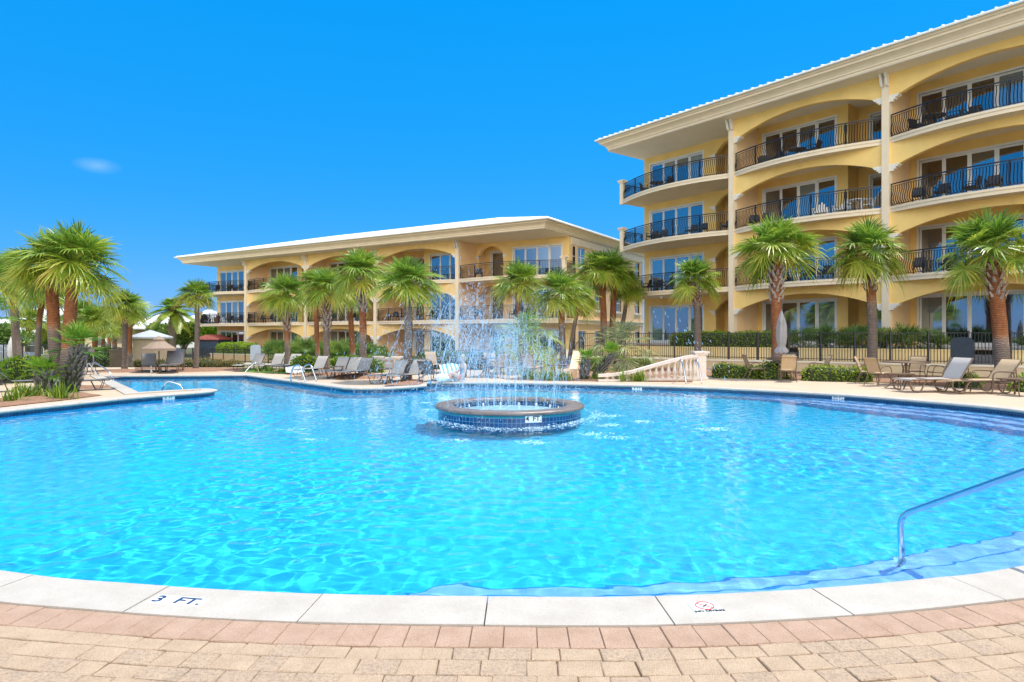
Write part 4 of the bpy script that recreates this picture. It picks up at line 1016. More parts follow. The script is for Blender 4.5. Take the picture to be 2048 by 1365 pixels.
# ================================================================ walls, fences, beds
def strip_box(mb, a, b, w, z0, z1, mi=0, off=0.0):
    a, b = Vector(a[:2]), Vector(b[:2]); t = (b - a).normalized(); n = Vector((-t.y, t.x)); a, b = a + n * off, b + n * off
    q = [a, b, b + n * w, a + n * w]; mb.prism([(p.x, p.y) for p in q], z0, z1, mi)
def ledge(name, label, a, b, z0, z1, capw=0.42, group=None, cap=True, m=None, w=0.34, cat='wall', mcap=None):
    P = empty(name, (a[0], a[1], 0), 0, label, cat, group); o = Vector(a[:2]); A, B_ = Vector((0, 0)), Vector(b[:2]) - o; mb = MB()
    strip_box(mb, A, B_, w, z0, z1 - 0.07); mb.build('wall_face', [m or MT.ledge], P)
    if cap:
        mb = MB(); t = (B_ - A).normalized(); strip_box(mb, A - t * .04, B_ + t * .04, capw, z1 - 0.068, z1, off=-(capw - w) / 2); mb.build('cap', [mcap or MT.ledgetop], P)
    return P
def iron_fence(label, pts, z, h=1.2, post=1.26, pick=0.105, group=None, sub=True, cat='fence'):
    pts = [Vector((p[0], p[1], 0)) for p in pts]; P = empty('iron_fence', (pts[0].x, pts[0].y, z), 0, label, cat, group); o = pts[0]; pts = [p - o for p in pts]; L = [0.0]
    for a, b in zip(pts, pts[1:]): L.append(L[-1] + (b - a).length)
    def at(s):
        i = min(len(L) - 2, max(0, int(np.searchsorted(L, s) - 1))); f = (s - L[i]) / max(1e-9, L[i + 1] - L[i]); return pts[i] + (pts[i + 1] - pts[i]) * f
    T = L[-1]; n = max(1, round(T / post)); u = Vector((0, 0, 1)); mb = MB()
    for zz in (h - .03, .10): mb.tube([p + u * zz for p in pts], .020, 4)
    mb.build('rail', [MT.black], P); pm = MB(); pm.box((-.03, -.03, -.01), (.03, .03, h + .03)); pm.box((-.04, -.04, h + .03), (.04, .04, h + .05)); pm = pm.mesh('post', [MT.black])
    for k in range(n + 1): place('post', pm, P, at(T * k / n))
    mb = MB(); s = pick
    while s < T:
        p = at(s); mb.box((p.x - .0095, p.y - .0095, .02), (p.x + .0095, p.y + .0095, h - .012)); s += pick
    mb.build('pickets', [MT.black], P); return P
# right: ledge wall with the fence on it, retaining wall and terrace behind
s0, s1 = -7.5, 14.0
ledge('ledge_wall', 'low tan wall under the black fence at the right, with a pale cap', RFL(s0), RFL(s1), -.1, .45)
iron_fence('black iron picket fence on the low tan wall in front of the tall building', [RFL(s, .16) for s in (s0 + .1, s1 - .1)], .45)
def retain(a, b, label): ledge('retaining_wall', label, RFL(a, 1.7), RFL(b, 1.7), .3, .97, capw=.3, m=MT.retain, w=.25, mcap=MT.retain)
retain(-7.0, 1.55, 'bright yellow retaining wall behind the fence, below the clipped hedge')
retain(2.75, 8.35, 'bright yellow retaining wall behind the fence, below the palmetto bed')
retain(10.0, 14.0, 'short yellow retaining wall behind the fence at the right edge')
MT.stepst = mat('grey_garden_steps', (0.16, 0.16, 0.17), .9, var=.2, scale=8)
for (a, b), lb in (((1.55, 2.75), 'grey garden steps up to the terrace beside the closed umbrella'), ((8.35, 10.0), 'grey garden steps up to the glass doors behind the dark sign')):
    mb = MB()
    for k in range(3):
        t = RFL(a + .02, 1.45 + k * .3), RFL(b - .02, 1.45 + k * .3); strip_box(mb, t[0] - RF0 , t[1] - RF0, .32 if k < 2 else 2.2, .2, .42 + .175 * k)
    o = mb.build('garden_steps', [MT.stepst], fix=True); o.location = (RF0.x, RF0.y, 0); tag(o, lb, 'steps')
def quadpoly(*p): return [Vector(q[:2]) for q in p]
bed('terrace_bed', quadpoly(RFL(-9, 1.95), RFL(1.5, 1.95), RFL(1.5, 12), RFL(-9, 14)), MT.mulch, .94)
bed('terrace_bed', quadpoly(RFL(1.5, 2.0), RFL(16, 2.0), RFL(20, 14), RFL(1.5, 12)), MT.mulch, .945)
bed('lower_bed', quadpoly(RFL(-8, .3), RFL(15, .3), RFL(15, 1.75), RFL(-8, 1.75)), MT.mulch, .38)
edge = [G(1225, 748), G(1330, 750), G(1415, 753), G(1520, 757), G(1660, 762), G(1750, 765), G(1850, 770), G(1950, 779), G(2048, 783), G(2200, 800)]
bed('mulch_bed', [Vector(p[:2]) for p in edge] + [RFL(12), RFL(-7.5)], MT.mulch, .012)
# left: lower ledge wall and fence in front of the long building
LF0, LFD = Vector((-26.3, 50.0)), Vector((0.847, -0.531)).normalized(); LFN = Vector((-LFD.y, LFD.x)); LFL = lambda s, d=0.0: LF0 + LFD * s + LFN * d
ledge('ledge_wall', 'long low tan wall under the black fence in front of the long building', LFL(-6), LFL(21.5), -.8, -.42)
iron_fence('long black picket fence on the low wall in front of the long building', [LFL(s, .16) for s in (-6, 21.4)], -.42, h=.95)
ledge('retaining_wall', 'tan retaining wall behind the long fence, under the hedges', LFL(-1, 4.0), LFL(19, 4.0), -.7, .02, capw=.3, m=MT.peach, w=.25, mcap=MT.ledgetop)
bed('building_bed', quadpoly(LFL(-2, 4.2), LFL(32, 4.2), LFL(32, 10), LFL(-2, 10)), MT.mulch, -.06)
iron_fence('black fence in front of the dark green hedge left of the spray', [AT(838, 33, 0), AT(1000, 32, 0)], 0.05, h=.75)
# mulch mounds and beds on the deck
for (px, py, rx, ry, dome) in ((249, 743, 1.5, .9, .10), (391, 742, 1.4, .9, .10), (590, 742, 1.6, .8, .08), (653, 749, 1.7, .8, .08), (724, 755, 1.3, 1.0, .16), (702, 740, 2.0, 1.0, .08), (165, 775, 1.0, .7, .06)):
    bed('mulch_mound', blob(G(px, py), rx, ry), MT.mulch, .01, dome)
bed('mulch_mound', [G(*p)[:2] for p in ((768, 773.5), (800, 773.5), (838, 771.5), (846, 768.5), (846, 762), (815, 759), (785, 764))], MT.mulch, .05, .05)
bed('mulch_bed', [G(*p)[:2] for p in ((-60, 824), (0, 815), (120, 802), (205, 791), (160, 786), (95, 789), (0, 797), (-60, 803))], MT.mulch, .03, .05)
bed('mulch_bed', [G(*p)[:2] for p in ((-40, 757), (40, 762), (90, 758), (150, 757), (140, 744), (60, 738), (-40, 738))], MT.mulch, .012)
bed('mulch_bed', [G(*p)[:2] for p in ((1010, 760), (1085, 761.5), (1200, 763), (1330, 764), (1385, 764.5), (1380, 758), (1240, 738), (1160, 738), (1130, 745), (1060, 752))], MT.mulch, .016)
bed('lawn_patch', [G(*p)[:2] for p in ((478, 743.5), (520, 746), (560, 748), (612, 748), (625, 743), (600, 740), (540, 737), (490, 738.5))], MT.lawn, .016)
bed('lawn_patch', [G(*p)[:2] for p in ((-40, 755), (20, 757), (30, 748), (-40, 748))], MT.lawn, .016)
bed('mulch_bed', [G(*p)[:2] for p in ((270, 738), (480, 743), (520, 742), (520, 736.2), (400, 735.8), (270, 735.5))], MT.mulch, .012)
bed('mulch_bed', [(-2, 30.9), (5, 30.9), (5, 37), (-9, 38)], MT.mulch, .004)
# ---- hedges
hedge_run('hedge', 'clipped green hedge on the terrace behind the right fence, half in shade', [RFL(-3.6, 2.9), RFL(-.5, 2.9), RFL(2.0, 2.9)], .9, .72, .94, group=None, tone=.68)
hedge_run('hedge', 'low bright hedge behind the fence beside the silvery palm', [G(1236, 733), G(1300, 737)], .8, .35, 0)
hedge_run('hedge', 'low loose hedge along the wall between balustrade and closed umbrella', [G(1424, 755), G(1470, 756), G(1522, 757)], .75, .42, 0, m=MT.lowhedge, lump=.14, tone=.68)
hedge_run('hedge', 'low loose hedge along the wall between the two dining sets', [G(1604, 760), G(1660, 762), G(1745, 764)], .7, .42, 0, m=MT.lowhedge, lump=.14, tone=.68)
bush('bush', 'yellowish little bush under the closed umbrella', G(1545, 758), .6, .45, .6, m=MT.lowhedge)
bush('bush', 'small bright bush between the two right loungers', G(1932, 775), .42, .35, .42, m=MT.lowhedge)
bush('bush', 'small bright bush at the right frame edge behind the side table', G(2058, 783), .45, .4, .45, m=MT.lowhedge)
hedge_run('hedge', 'bright clipped hedge behind the long fence, nearest the left balcony', [LFL(5.6, 4.8), LFL(14.2, 4.8)], 1.3, 1.05, -.1, tone=.66)
hedge_run('hedge', 'bright clipped hedge behind the tan umbrella and the lone palm', [LFL(-1.0, 4.9), LFL(3.6, 4.9)], 1.3, .95, -.1, tone=.66)
hedge_run('hedge', 'round topped yellow green bush behind the white ladder', [G(585, 743), G(635, 743)], 1.0, .6, 0, tone=.7)
bush('bush', 'small ball bush between two palms left of the balustrade', G(748, 745), .47, .42, .52)
bush('bush', 'big round clipped bush under the palms at the left', G(50, 763), .95, .8, .80, tone=.7)
hedge_run('hedge', 'low rusty orange hedge below the long fence', [AT(340, 33, -.1), AT(410, 32.5, -.1), AT(485, 32, -.1)], .8, .36, -.1, m=MT.rusthedge, lump=.15)
hedge_run('hedge', 'low olive hedge behind the tan umbrella', [AT(272, 34, -.2), AT(335, 33.5, -.2)], .8, .36, -.15, m=MT.rusthedge, tone=.3)
hedge_run('hedge', 'dark green hedge behind the spray, bright along its top', [AT(838, 35, -.1), AT(920, 34.2, -.1), AT(1000, 33.4, -.1)], 1.0, .62, -.02)
hedge_run('hedge', 'low hedge below the dark green hedge left of the spray', [AT(800, 30.5, 0), AT(900, 29.5, 0), AT(985, 29, 0)], .8, .50, 0, m=MT.rusthedge, tone=.25)
hedge_run('hedge', 'dark clipped hedge behind the row of grey loungers', [AT(668, 31, 0), AT(742, 29.5, 0)], .8, .5, 0)
hedge_run('hedge', 'leafy green hedge behind the left iron gate', [AT(165, 36.5, -.2), AT(228, 38, -.2)], 1.0, 1.0, -.3, m=MT.lowhedge, lump=.1)
hedge_run('hedge', 'low green hedge right of the white balustrade end', [G(1175, 742), G(1215, 742)], .8, .45, 0)
for i, (px, d, r) in enumerate(((1612, 0.0, 1.0), (1650, .5, 1.05), (1690, .2, .95), (1726, .7, 1.1), (1765, .3, .95), (1800, .5, 1.05), (1840, .2, .95), (1872, .6, .85))):
    k = (px - HX) / FPX; s = (k * (RF0.y + RFN.y * (2.7 + d)) - (RF0.x + RFN.x * (2.7 + d))) / (RFD.x - k * RFD.y); p = RFL(s, 2.7 + d)
    palmetto((p.x, p.y, .94), r * 1.12, 'dark fan leaved palmetto in the shaded bed in front of the tall building', i, 'palmettos in the bed of the tall building')
p = RFL(10.9, 2.6); palmetto((p.x, p.y, .94), .8, 'palmetto on the terrace behind the thick trunked palm at the right', 1)
for i, (px, D, r) in enumerate(((548, 41, 1.2), (566, 42, 1.3), (596, 41.5, 1.35), (618, 42, 1.35), (640, 41, 1.2), (672, 38.5, 1.2), (694, 39, 1.3), (722, 38, 1.15), (745, 38.5, 1.15), (760, 37.5, .9))):
    palmetto(AT(px, D, -.05), r * 1.1, 'sunlit palmetto in the bed in front of the long building', i, 'palmettos in the bed of the long building')
# grass tufts and flowers in the beds
MT.tuft = leaf_mat('tuft_blade', [(0, (.05, .12, .01)), (.6, (.16, .28, .02)), (1, (.38, .40, .06))], .3)
def tuft_mesh(seed, n=70):
    r = random.Random(seed); mb = MB()
    for _ in range(n):
        a = r.uniform(0, 6.28); e = R(r.uniform(35, 88)); b = Vector((r.gauss(0, .18), r.gauss(0, .18), 0)); d = Vector((math.cos(a) * math.cos(e), math.sin(a) * math.cos(e), math.sin(e))); l = r.uniform(.5, 1.0); w = Vector((-d.y, d.x, 0)); w = w.normalized() * .025 if w.length > .01 else Vector((.025, 0, 0)); t = r.random()
        m_ = b + d * l * .55; e_ = b + d * l + Vector((0, 0, -.18 * l)); mb.add([b - w, b + w, m_ + w * .8, m_ - w * .8, e_], [(0, 1, 2, 3), (3, 2, 4)], 0, t)
    return mb.mesh('grass_tuft', [MT.tuft])
TUFT = [tuft_mesh(1), tuft_mesh(2)]
def tuft(px, py, r, label, group):
    r *= 1.5
    o = place('grass_tuft', TUFT[int(px) % 2], None, G(px, py), random.uniform(0, 6)); o.scale = (r, r, r); tag(o, label, 'plant', group)
for px, py, r, lb in ((22, 806, .34, 'pale grass tuft in the mulch bed at the left edge'), (42, 799, .42, 'yellow green grass tuft beside the squat fan palm'), (70, 796, .36, 'dark green grass tuft at the foot of the squat fan palm'), (121, 799, .42, 'bright green grass tuft between the two shaggy fan palms'), (100, 797, .26, 'small grass tuft left of the bright tuft')): tuft(px, py, r, lb, 'grass tufts in the left mulch bed')
for i, (px, py) in enumerate(((1052, 759), (1068, 760), (1085, 760), (1100, 761), (1118, 761), (1134, 761), (1196, 760), (1228, 762), (1245, 763), (1268, 763), (1280, 763))): tuft(px, py, random.uniform(.28, .42), 'low flowering tuft along the far pool edge', 'low tufts along the far pool edge')
for i, (px, py) in enumerate(((515, 743), (540, 744), (562, 746), (585, 746), (530, 740), (575, 743))): tuft(px, py, .25, 'short grass tuft on the small lawn by the loungers', 'tufts of the small lawn')
# ---- balustrades
def baluster_mesh(h):
    mb = MB(); mb.box((-.065, -.065, 0), (.065, .065, .05 * h)); mb.lathe([(.05, .05 * h), (.055, .09 * h), (.035, .13 * h), (.07, .3 * h), (.078, .4 * h), (.055, .58 * h), (.034, .74 * h), (.032, .84 * h), (.052, .88 * h), (.05, .94 * h)], 10); mb.box((-.062, -.062, .94 * h), (.062, .062, h)); return mb.mesh('baluster', [MT.balus])
def pedestal(P, loc, w, h, m=None):
    mb = MB(); mb.box((-w / 2 - .05, -w / 2 - .05, 0), (w / 2 + .05, w / 2 + .05, .10)); mb.box((-w / 2, -w / 2, .10), (w / 2, w / 2, h - .12)); mb.box((-w / 2 - .05, -w / 2 - .05, h - .12), (w / 2 + .05, w / 2 + .05, h - .07)); mb.box((-w / 2 - .09, -w / 2 - .09, h - .07), (w / 2 + .09, w / 2 + .09, h)); return place('pedestal', mb.mesh('pedestal', [m or MT.balus]), P, loc)
def balustrade(label, pts, heights, n, rail=(.20, .10), end=None, ped=()):
    # pts: ground points; heights: rail height at each; balusters spaced evenly
    P = empty('stone_balustrade', pts[0], 0, label, 'balustrade'); o = Vector(pts[0]); q = [Vector(p) - o for p in pts]; mb = MB(); vs, fs = [], []; m = len(q)
    for part, (w, th, zf) in (('top_rail', (rail[0], rail[1], 1)), ('base_rail', (rail[0] * 1.05, .07, 0))):
        mb = MB()
        for i in range(m):
            t = (q[min(i + 1, m - 1)] - q[max(i - 1, 0)]); t.z = 0; t.normalize(); nn = Vector((-t.y, t.x, 0)) * (w / 2); z = heights[i] * zf + (0 if zf else th); c = q[i]
            mb.v += [tuple(c + nn + Vector((0, 0, z - th))), tuple(c - nn + Vector((0, 0, z - th))), tuple(c - nn * .9 + Vector((0, 0, z))), tuple(c + nn * .9 + Vector((0, 0, z)))]
            if i:
                a, b = 4 * (i - 1), 4 * i; F = [(a + k, a + (k + 1) % 4, b + (k + 1) % 4, b + k) for k in range(4)]; mb.f += F; mb.m += [0] * 4
        mb.f += [(3, 2, 1, 0), tuple(4 * (m - 1) + k for k in range(4))]; mb.m += [0, 0]; mb.build(part, [MT.balus], P, fix=True)
    for k in range(n):
        f = (k + .5) / n * (m - 1); i = min(m - 2, int(f)); f -= i; p = q[i] + (q[i + 1] - q[i]) * f; h = heights[i] + (heights[i + 1] - heights[i]) * f - rail[1] - .07
        if h > .08: b = place('baluster', baluster_mesh(h), P, p + Vector((0, 0, .07)))
    for (loc, w, h) in ped: pedestal(P, Vector(loc) - o, w, h)
    return P
ba = [G(1196, 763), G(1230, 763), G(1265, 762.5), G(1300, 761.5), G(1335, 761), G(1370, 760.5), G(1393, 760)]
balustrade('cream stone balustrade ramping up to a square pedestal at the far pool edge', [(p.x, p.y, 0) for p in ba], [.24, .27, .36, .52, .68, .82, .88], 17, ped=((G(1400, 759.5), .34, .98),))
bl = [AT(752, 31.5, 0), AT(790, 28.6, 0)]
balustrade('small stone balustrade between two pale pedestals behind the loungers', [AT(757, 30.6, 0), AT(775, 30.0, 0), AT(793, 29.4, 0)], [.44, .47, .50], 11, rail=(.18, .08), ped=((AT(757, 30.6, 0), .28, .54), (AT(795, 29.3, 0), .28, .58)))
w0 = G(1146, 757); mb = MB()
prof = [(0, 0), (0, .34), (.25, .42), (.6, .62), (.95, .82), (1.3, .92), (1.3, 0)]
mb.prism([(a, b) for a, b in prof], -.14, .14, f=lambda a, b, c: (a * .25 + c, a * 1.3, b)); o = mb.build('wing_wall', [MT.peach], fix=True); o.location = (w0.x, w0.y, 0); tag(o, 'peach curved wing wall beside the little dark trunked palm', 'wall')
# side stair with black railing at the long building
sp = Vector((*LBL(9.6, -2.6), 0)); P = empty('side_stair', sp, rot(UL), 'stair with black sloping railing at the corner of the long building', 'stairs'); mb = MB()
for k in range(6): mb.box((0, .3 * k, -.6), (1.6, .3 * (k + 1), -.5 + .17 * (k + 1)))
mb.build('stair_treads', [MT.ledgetop], P, fix=True)
for x in (0.05, 1.55):
    mb = MB(); mb.tube([(x, 0, .55), (x, 1.8, 1.55)], .03, 6); mb.tube([(x, 0, -.45), (x, 0, .55)], .03, 6); mb.tube([(x, 1.8, .5), (x, 1.8, 1.55)], .03, 6)
    for k in range(1, 12): mb.tube([(x, .15 * k, -.35 + .083 * k), (x, .15 * k, .55 + .083 * k)], .011, 4)
    mb.build('railing', [MT.black], P)
# ================================================================ poolside furniture
def bz(p0, p1, p2, p3, n=8): return [((1 - t) ** 3) * Vector(p0) + 3 * t * (1 - t) ** 2 * Vector(p1) + 3 * t * t * (1 - t) * Vector(p2) + t ** 3 * Vector(p3) for t in [k / n for k in range(n + 1)]]
def sheet_pts(mb, line, w, th=.012):
    # sling: a profile line in (y,z) swept across x by width w, slightly sagging in the middle
    n = 5; vs = []
    for (y, z, sag) in line:
        for k in range(n + 1):
            x = -w / 2 + w * k / n; vs.append((x, y, z - sag * (1 - (2 * k / n - 1) ** 2)))
    m = len(line); fs = [(i * (n + 1) + k, i * (n + 1) + k + 1, (i + 1) * (n + 1) + k + 1, (i + 1) * (n + 1) + k) for i in range(m - 1) for k in range(n)]
    b = len(vs); vs += [(x, y, z - th) for x, y, z in vs]; fs += [tuple(q + b for q in f[::-1]) for f in fs]; mb.add(vs, fs); return mb
def make_lounger(fabric, metal, back=50, arms=False, thin=False):
    # foot towards -y, back rises at +y; length 1.95
    P = empty('sun_lounger'); w = .64; a = R(back); h = .34; r = .013 if thin else .02; L = .68; yb = .55; ty, tz = yb + L * math.cos(a), h + L * math.sin(a)
    mb = MB()
    for x in (-w / 2, w / 2):
        mb.tube([(x, -.98, h - .02), (x, -.9, h), (x, yb, h), (x, yb + .35, h)], r, 8)
    for y in (-.95, -.3, yb, yb + .35): mb.tube([(-w / 2, y, h), (w / 2, y, h)], r * .8, 6)
    mb.build('frame', [metal], P)
    mb = MB()
    for x in (-w / 2, w / 2): mb.tube([(x, yb, h + .01), (x, ty, tz)], r, 8)
    mb.tube([(-w / 2, ty, tz), (w / 2, ty, tz)], r, 8); mb.tube([(-w / 2 + .04, yb + .32, h), (-w / 2 + .04, yb + .38 * math.cos(a) + .05, h + .42 * math.sin(a))], r * .7, 6); mb.tube([(w / 2 - .04, yb + .32, h), (w / 2 - .04, yb + .38 * math.cos(a) + .05, h + .42 * math.sin(a))], r * .7, 6)
    mb.build('back_frame', [metal], P)
    for y, dy in ((-.72, -1), (.55, 1)):
        for x in (-w / 2, w / 2):
            mb = MB()
            if thin: mb.tube([(x, y - .2, h - .01), (x, y - .06, 0.012), (x, y + .10, .012), (x, y + .2, h - .01)], r, 6)
            else: mb.tube(bz((x, y - .22, h - .01), (x, y - .28, .12), (x, y - .16, .02), (x, y, .02), 6) + bz((x, y, .02), (x, y + .16, .02), (x, y + .10, .2), (x, y + .26, h - .01), 6)[1:], r, 8)
            mb.build('leg', [metal], P)
    mb = MB(); sheet_pts(mb, [(-.99, h - .01, .0), (-.93, h + .018, .01), (-.4, h + .018, .035), (.1, h + .018, .035), (yb, h + .018, .01)], w - .03); mb.build('seat_sling', [fabric], P, smooth=True)
    mb = MB(); sheet_pts(mb, [(yb + .01, h + .025, .0), (yb + L * .3 * math.cos(a) - .015, h + .02 + L * .3 * math.sin(a), .02), (yb + L * .7 * math.cos(a) - .015, h + .02 + L * .7 * math.sin(a), .02), (ty - .02, tz + .012, .0), (ty + .03, tz - .01, 0)], w - .03); mb.build('back_sling', [fabric], P, smooth=True)
    if arms:
        for x in (-w / 2 - .05, w / 2 + .05):
            mb = MB(); mb.tube(bz((x, .12, h), (x, .10, h + .24), (x, .2, h + .24), (x, .35, h + .24), 6) + [Vector((x, .75, h + .22))], r * .9, 8); mb.tube([(x, .12, h), (x, .10, 0)], r * .9, 8); mb.tube([(x, .70, h + .22), (x, .74, 0)], r * .9, 8); mb.build('armrest', [metal], P)
    if thin: P.scale = (.79,) * 3
    return P
def put(proto, loc, ang, label, cat, group=None, first={}):
    # ang: world direction (degrees from +X) the foot end / front looks to
    if not first.get(proto.name): first[proto.name] = 1; o = proto
    else: o = copy_tree(proto)
    o.location = loc; o.rotation_euler = (0, 0, R(ang + 90)); return tag(o, label, cat, group)
GL = 'sun loungers round the pool'
LG_GREY = make_lounger(MT.greysling, MT.bronze, 56); LG_BEIGE = make_lounger(MT.tan, MT.bronze, 52, arms=True); LG_TH = make_lounger(MT.greysling, MT.darkbronze, 56, thin=True); LG_CH = make_lounger(MT.charcoal, MT.bronze, 60); LG_DK = make_lounger(MT.charcoal, MT.darkbronze, 42, thin=True); LG_DIM = make_lounger(MT.charcoal, MT.darkbronze, 54, thin=True)
put(LG_GREY, G(1866, 783), 188, 'light grey sling lounger with brown frame at the right, next to the dining set', 'lounger', GL)
put(LG_BEIGE, G(1955, 786), 184, 'beige sling lounger with armrests in front of the thick trunked palm', 'lounger', GL)
put(LG_CH, G(298, 744.5), 300, 'charcoal lounger seen head on, left of the tan umbrella pole', 'lounger', GL)
put(LG_CH, G(345, 745), 288, 'charcoal lounger right of the tan umbrella pole, with a faded back', 'lounger', GL)
for px, py, an, lb in ((499, 742, 252, 'beige lounger behind the curved grab rail at the far pool corner'), (540, 742.5, 256, 'middle one of the three pale loungers by the small lawn'), (575, 743.5, 258, 'pale lounger beside the palm at the small lawn')):
    put(LG_TH, G(px, py), an, lb, 'lounger', GL)
for px, py, an, lb in ((622, 752, 248, 'grey lounger just behind the white ladder'), (665, 755.5, 250, 'first grey lounger right of the booted palm'), (690, 756.5, 250, 'grey lounger in the middle of the row by the tallest palm'), (778, 766, 244, 'grey lounger left of the smooth grey trunk'), (814, 766, 244, 'grey lounger half hidden by the smooth grey trunk')):
    put(LG_TH, G(px, py), an, lb, 'lounger', GL)
put(LG_DIM, G(712, 757.5), 250, 'charcoal lounger at the end of the row by the tallest palm', 'lounger', GL)
put(LG_DK, G(62, 781), 40, 'dark lounger frame behind the squat fan palm at the left', 'lounger', GL)
LG_FLAT = make_lounger(MT.charcoal, MT.darkbronze, 6, thin=True); put(LG_FLAT, G(158, 781), 216, 'low dark lounger on the tan deck behind the leaning fan palm', 'lounger', GL)
put(LG_DIM, G(866, 762.5), 75, 'blue grey lounger back beside the seated person', 'lounger', GL)
# dining chairs
def make_chair(fabric, metal):
    # faces -y
    P = empty('dining_chair'); w, d, h = .52, .48, .42; r = .014
    for x in (-w / 2, w / 2):
        mb = MB(); mb.tube(bz((x, -d / 2 - .04, 0), (x, -d / 2, .3), (x, -d / 2 - .02, .62), (x, -d / 2 + .12, .64), 7) + bz((x, -d / 2 + .12, .64), (x, .1, .65), (x, .2, .62), (x, .26, .56), 4)[1:], r, 7); mb.build('armrest', [metal], P)
        mb = MB(); mb.tube([(x, d / 2 + .16, 0), (x, d / 2 - .02, .36), (x, d / 2 - .05, .40)], r, 7); mb.build('leg', [metal], P)
    mb = MB()
    for x in (-w / 2, w / 2): mb.tube([(x, -d / 2, h), (x, d / 2 - .04, h - .03), (x, d / 2 + .02, h + .05), (x, d / 2 + .20, .92)], r, 7)
    mb.tube([(-w / 2, -d / 2, h), (w / 2, -d / 2, h)], r, 6); mb.tube([(-w / 2, d / 2 + .20, .92), (w / 2, d / 2 + .20, .92)], r, 6); mb.tube([(-w / 2, d / 2 - .04, h - .04), (w / 2, d / 2 - .04, h - .04)], r, 6); mb.build('frame', [metal], P)
    mb = MB(); sheet_pts(mb, [(-d / 2 - .01, h - .01, 0), (-d / 2 + .02, h + .014, .0), (0, h, .025), (d / 2 - .06, h - .02, .02), (d / 2 - .01, h + .02, .01)], w - .03); mb.build('seat_sling', [fabric], P, smooth=True)
    mb = MB(); sheet_pts(mb, [(d / 2 + .005, h + .05, .0), (d / 2 + .06, h + .2, .0), (d / 2 + .14, h + .4, 0), (d / 2 + .195, .93, 0), (d / 2 + .235, .91, 0)], w - .03); mb.build('back_sling', [fabric], P, smooth=True); return P
LG_CH.scale = (.8,) * 3
CH = make_chair(MT.tan, MT.bronze); CH.scale = (.92,) * 3
GC = 'sling dining chairs'
def table(loc, r, label, h=.72):
    P = empty('dining_table', loc, 0, label, 'table'); mb = MB(); mb.lathe([(r - .02, h - .035), (r, h - .03), (r, h - .005), (r - .01, h)], 28); mb.build('table_top', [MT.bronze], P)
    for k in range(4):
        a = R(45 + 90 * k); c, s = math.cos(a), math.sin(a); mb = MB(); mb.tube([(c * q, s * q, z) for q, z in ((.12, h - .04), (.08, .5), (.10, .3), (.22, .12), (.36, .015), (.42, .03))], .018, 7); mb.build('leg', [MT.bronze], P)
    mb = MB(); mb.lathe([(.03, .1), (.03, h - .03)], 10); mb.build('stem', [MT.bronze], P); return P
t1 = G(1570, 759.5); table(t1, .60, 'round dining table under the closed grey umbrella')
for dx, dy, an, lb in ((-.98, .10, -5, 'dining chair seen side on at the left of the umbrella table'), (-.28, -.85, 75, 'tan backed dining chair in front of the umbrella table, seen from behind'), (.45, .80, -115, 'grey looking dining chair behind the umbrella table'), (1.0, -.25, 170, 'dining chair at the right of the umbrella table, turned sideways')):
    put(CH, t1 + Vector((dx, dy, 0)), an, lb, 'chair', GC)
t2 = G(1812, 769.5); table(t2, .66, 'round dining table between four sling chairs near the grey lounger')
for dx, dy, an, lb in ((-1.02, -.35, 20, 'tan backed dining chair at the left of the second dining table'), (-.85, .55, -35, 'pale backed dining chair behind the left side of the second dining table'), (.72, .75, -140, 'pale backed dining chair behind the right side of the second dining table'), (1.0, .0, 165, 'tan backed dining chair partly hidden by the grey lounger')):
    put(CH, t2 + Vector((dx, dy, 0)), an, lb, 'chair', GC)
for px, py, an, lb in ((868, 748, -60, 'dining chair left of the seated person, farther from the pool'), (957, 754, 200, 'bluish dining chair right behind the main jet of the fountain'), (985, 752, -70, 'dining chair with its back to the hedge behind the spray'), (997, 755, 120, 'dining chair drawn up to the table behind the spray'), (1024, 757, 160, 'dining chair seen side on behind the spray'), (1064, 757, 60, 'left one of the two tan chairs behind the spray'), (1076, 754, 15, 'right one of the two tan chairs behind the spray')):
    put(CH, G(px, py), an, lb, 'chair', GC)
table(G(972, 754), .55, 'round dining table hidden behind the fountain spray')
def side_table(loc, label, w=.5, rz=0):
    P = empty('side_table', loc, rz, label, 'table', 'low side tables'); mb = MB(); mb.box((-w / 2, -w / 2, .40), (w / 2, w / 2, .43)); mb.build('table_top', [MT.bronze], P)
    for k in range(4):
        a = R(45 + 90 * k); c, s = math.cos(a), math.sin(a); mb = MB(); mb.tube([(c * q, s * q, z) for q, z in ((w * .55, .40), (w * .38, .25), (w * .45, .08), (w * .62, .012), (w * .7, .03))], .015, 7); mb.build('leg', [MT.bronze], P)
side_table(G(1799, 777), 'low side table left of the light grey lounger', .55, R(20)); side_table(G(1915, 775), 'low side table between the two right loungers', .5, R(20)); side_table(G(2034, 791), 'low side table cut by the right frame edge', .62, R(15))
side_table(G(676, 757), 'low dark side table among the grey loungers', .42, R(10)); side_table(G(771, 762), 'low dark side table beside the grey trunk lounger', .42, R(10)); side_table(G(180, 749), 'pale low table at the far end of the left pool', .5, .2)
side_table(G(1115, 752.5), 'low table beside the wing wall behind the spray', .6, .2)
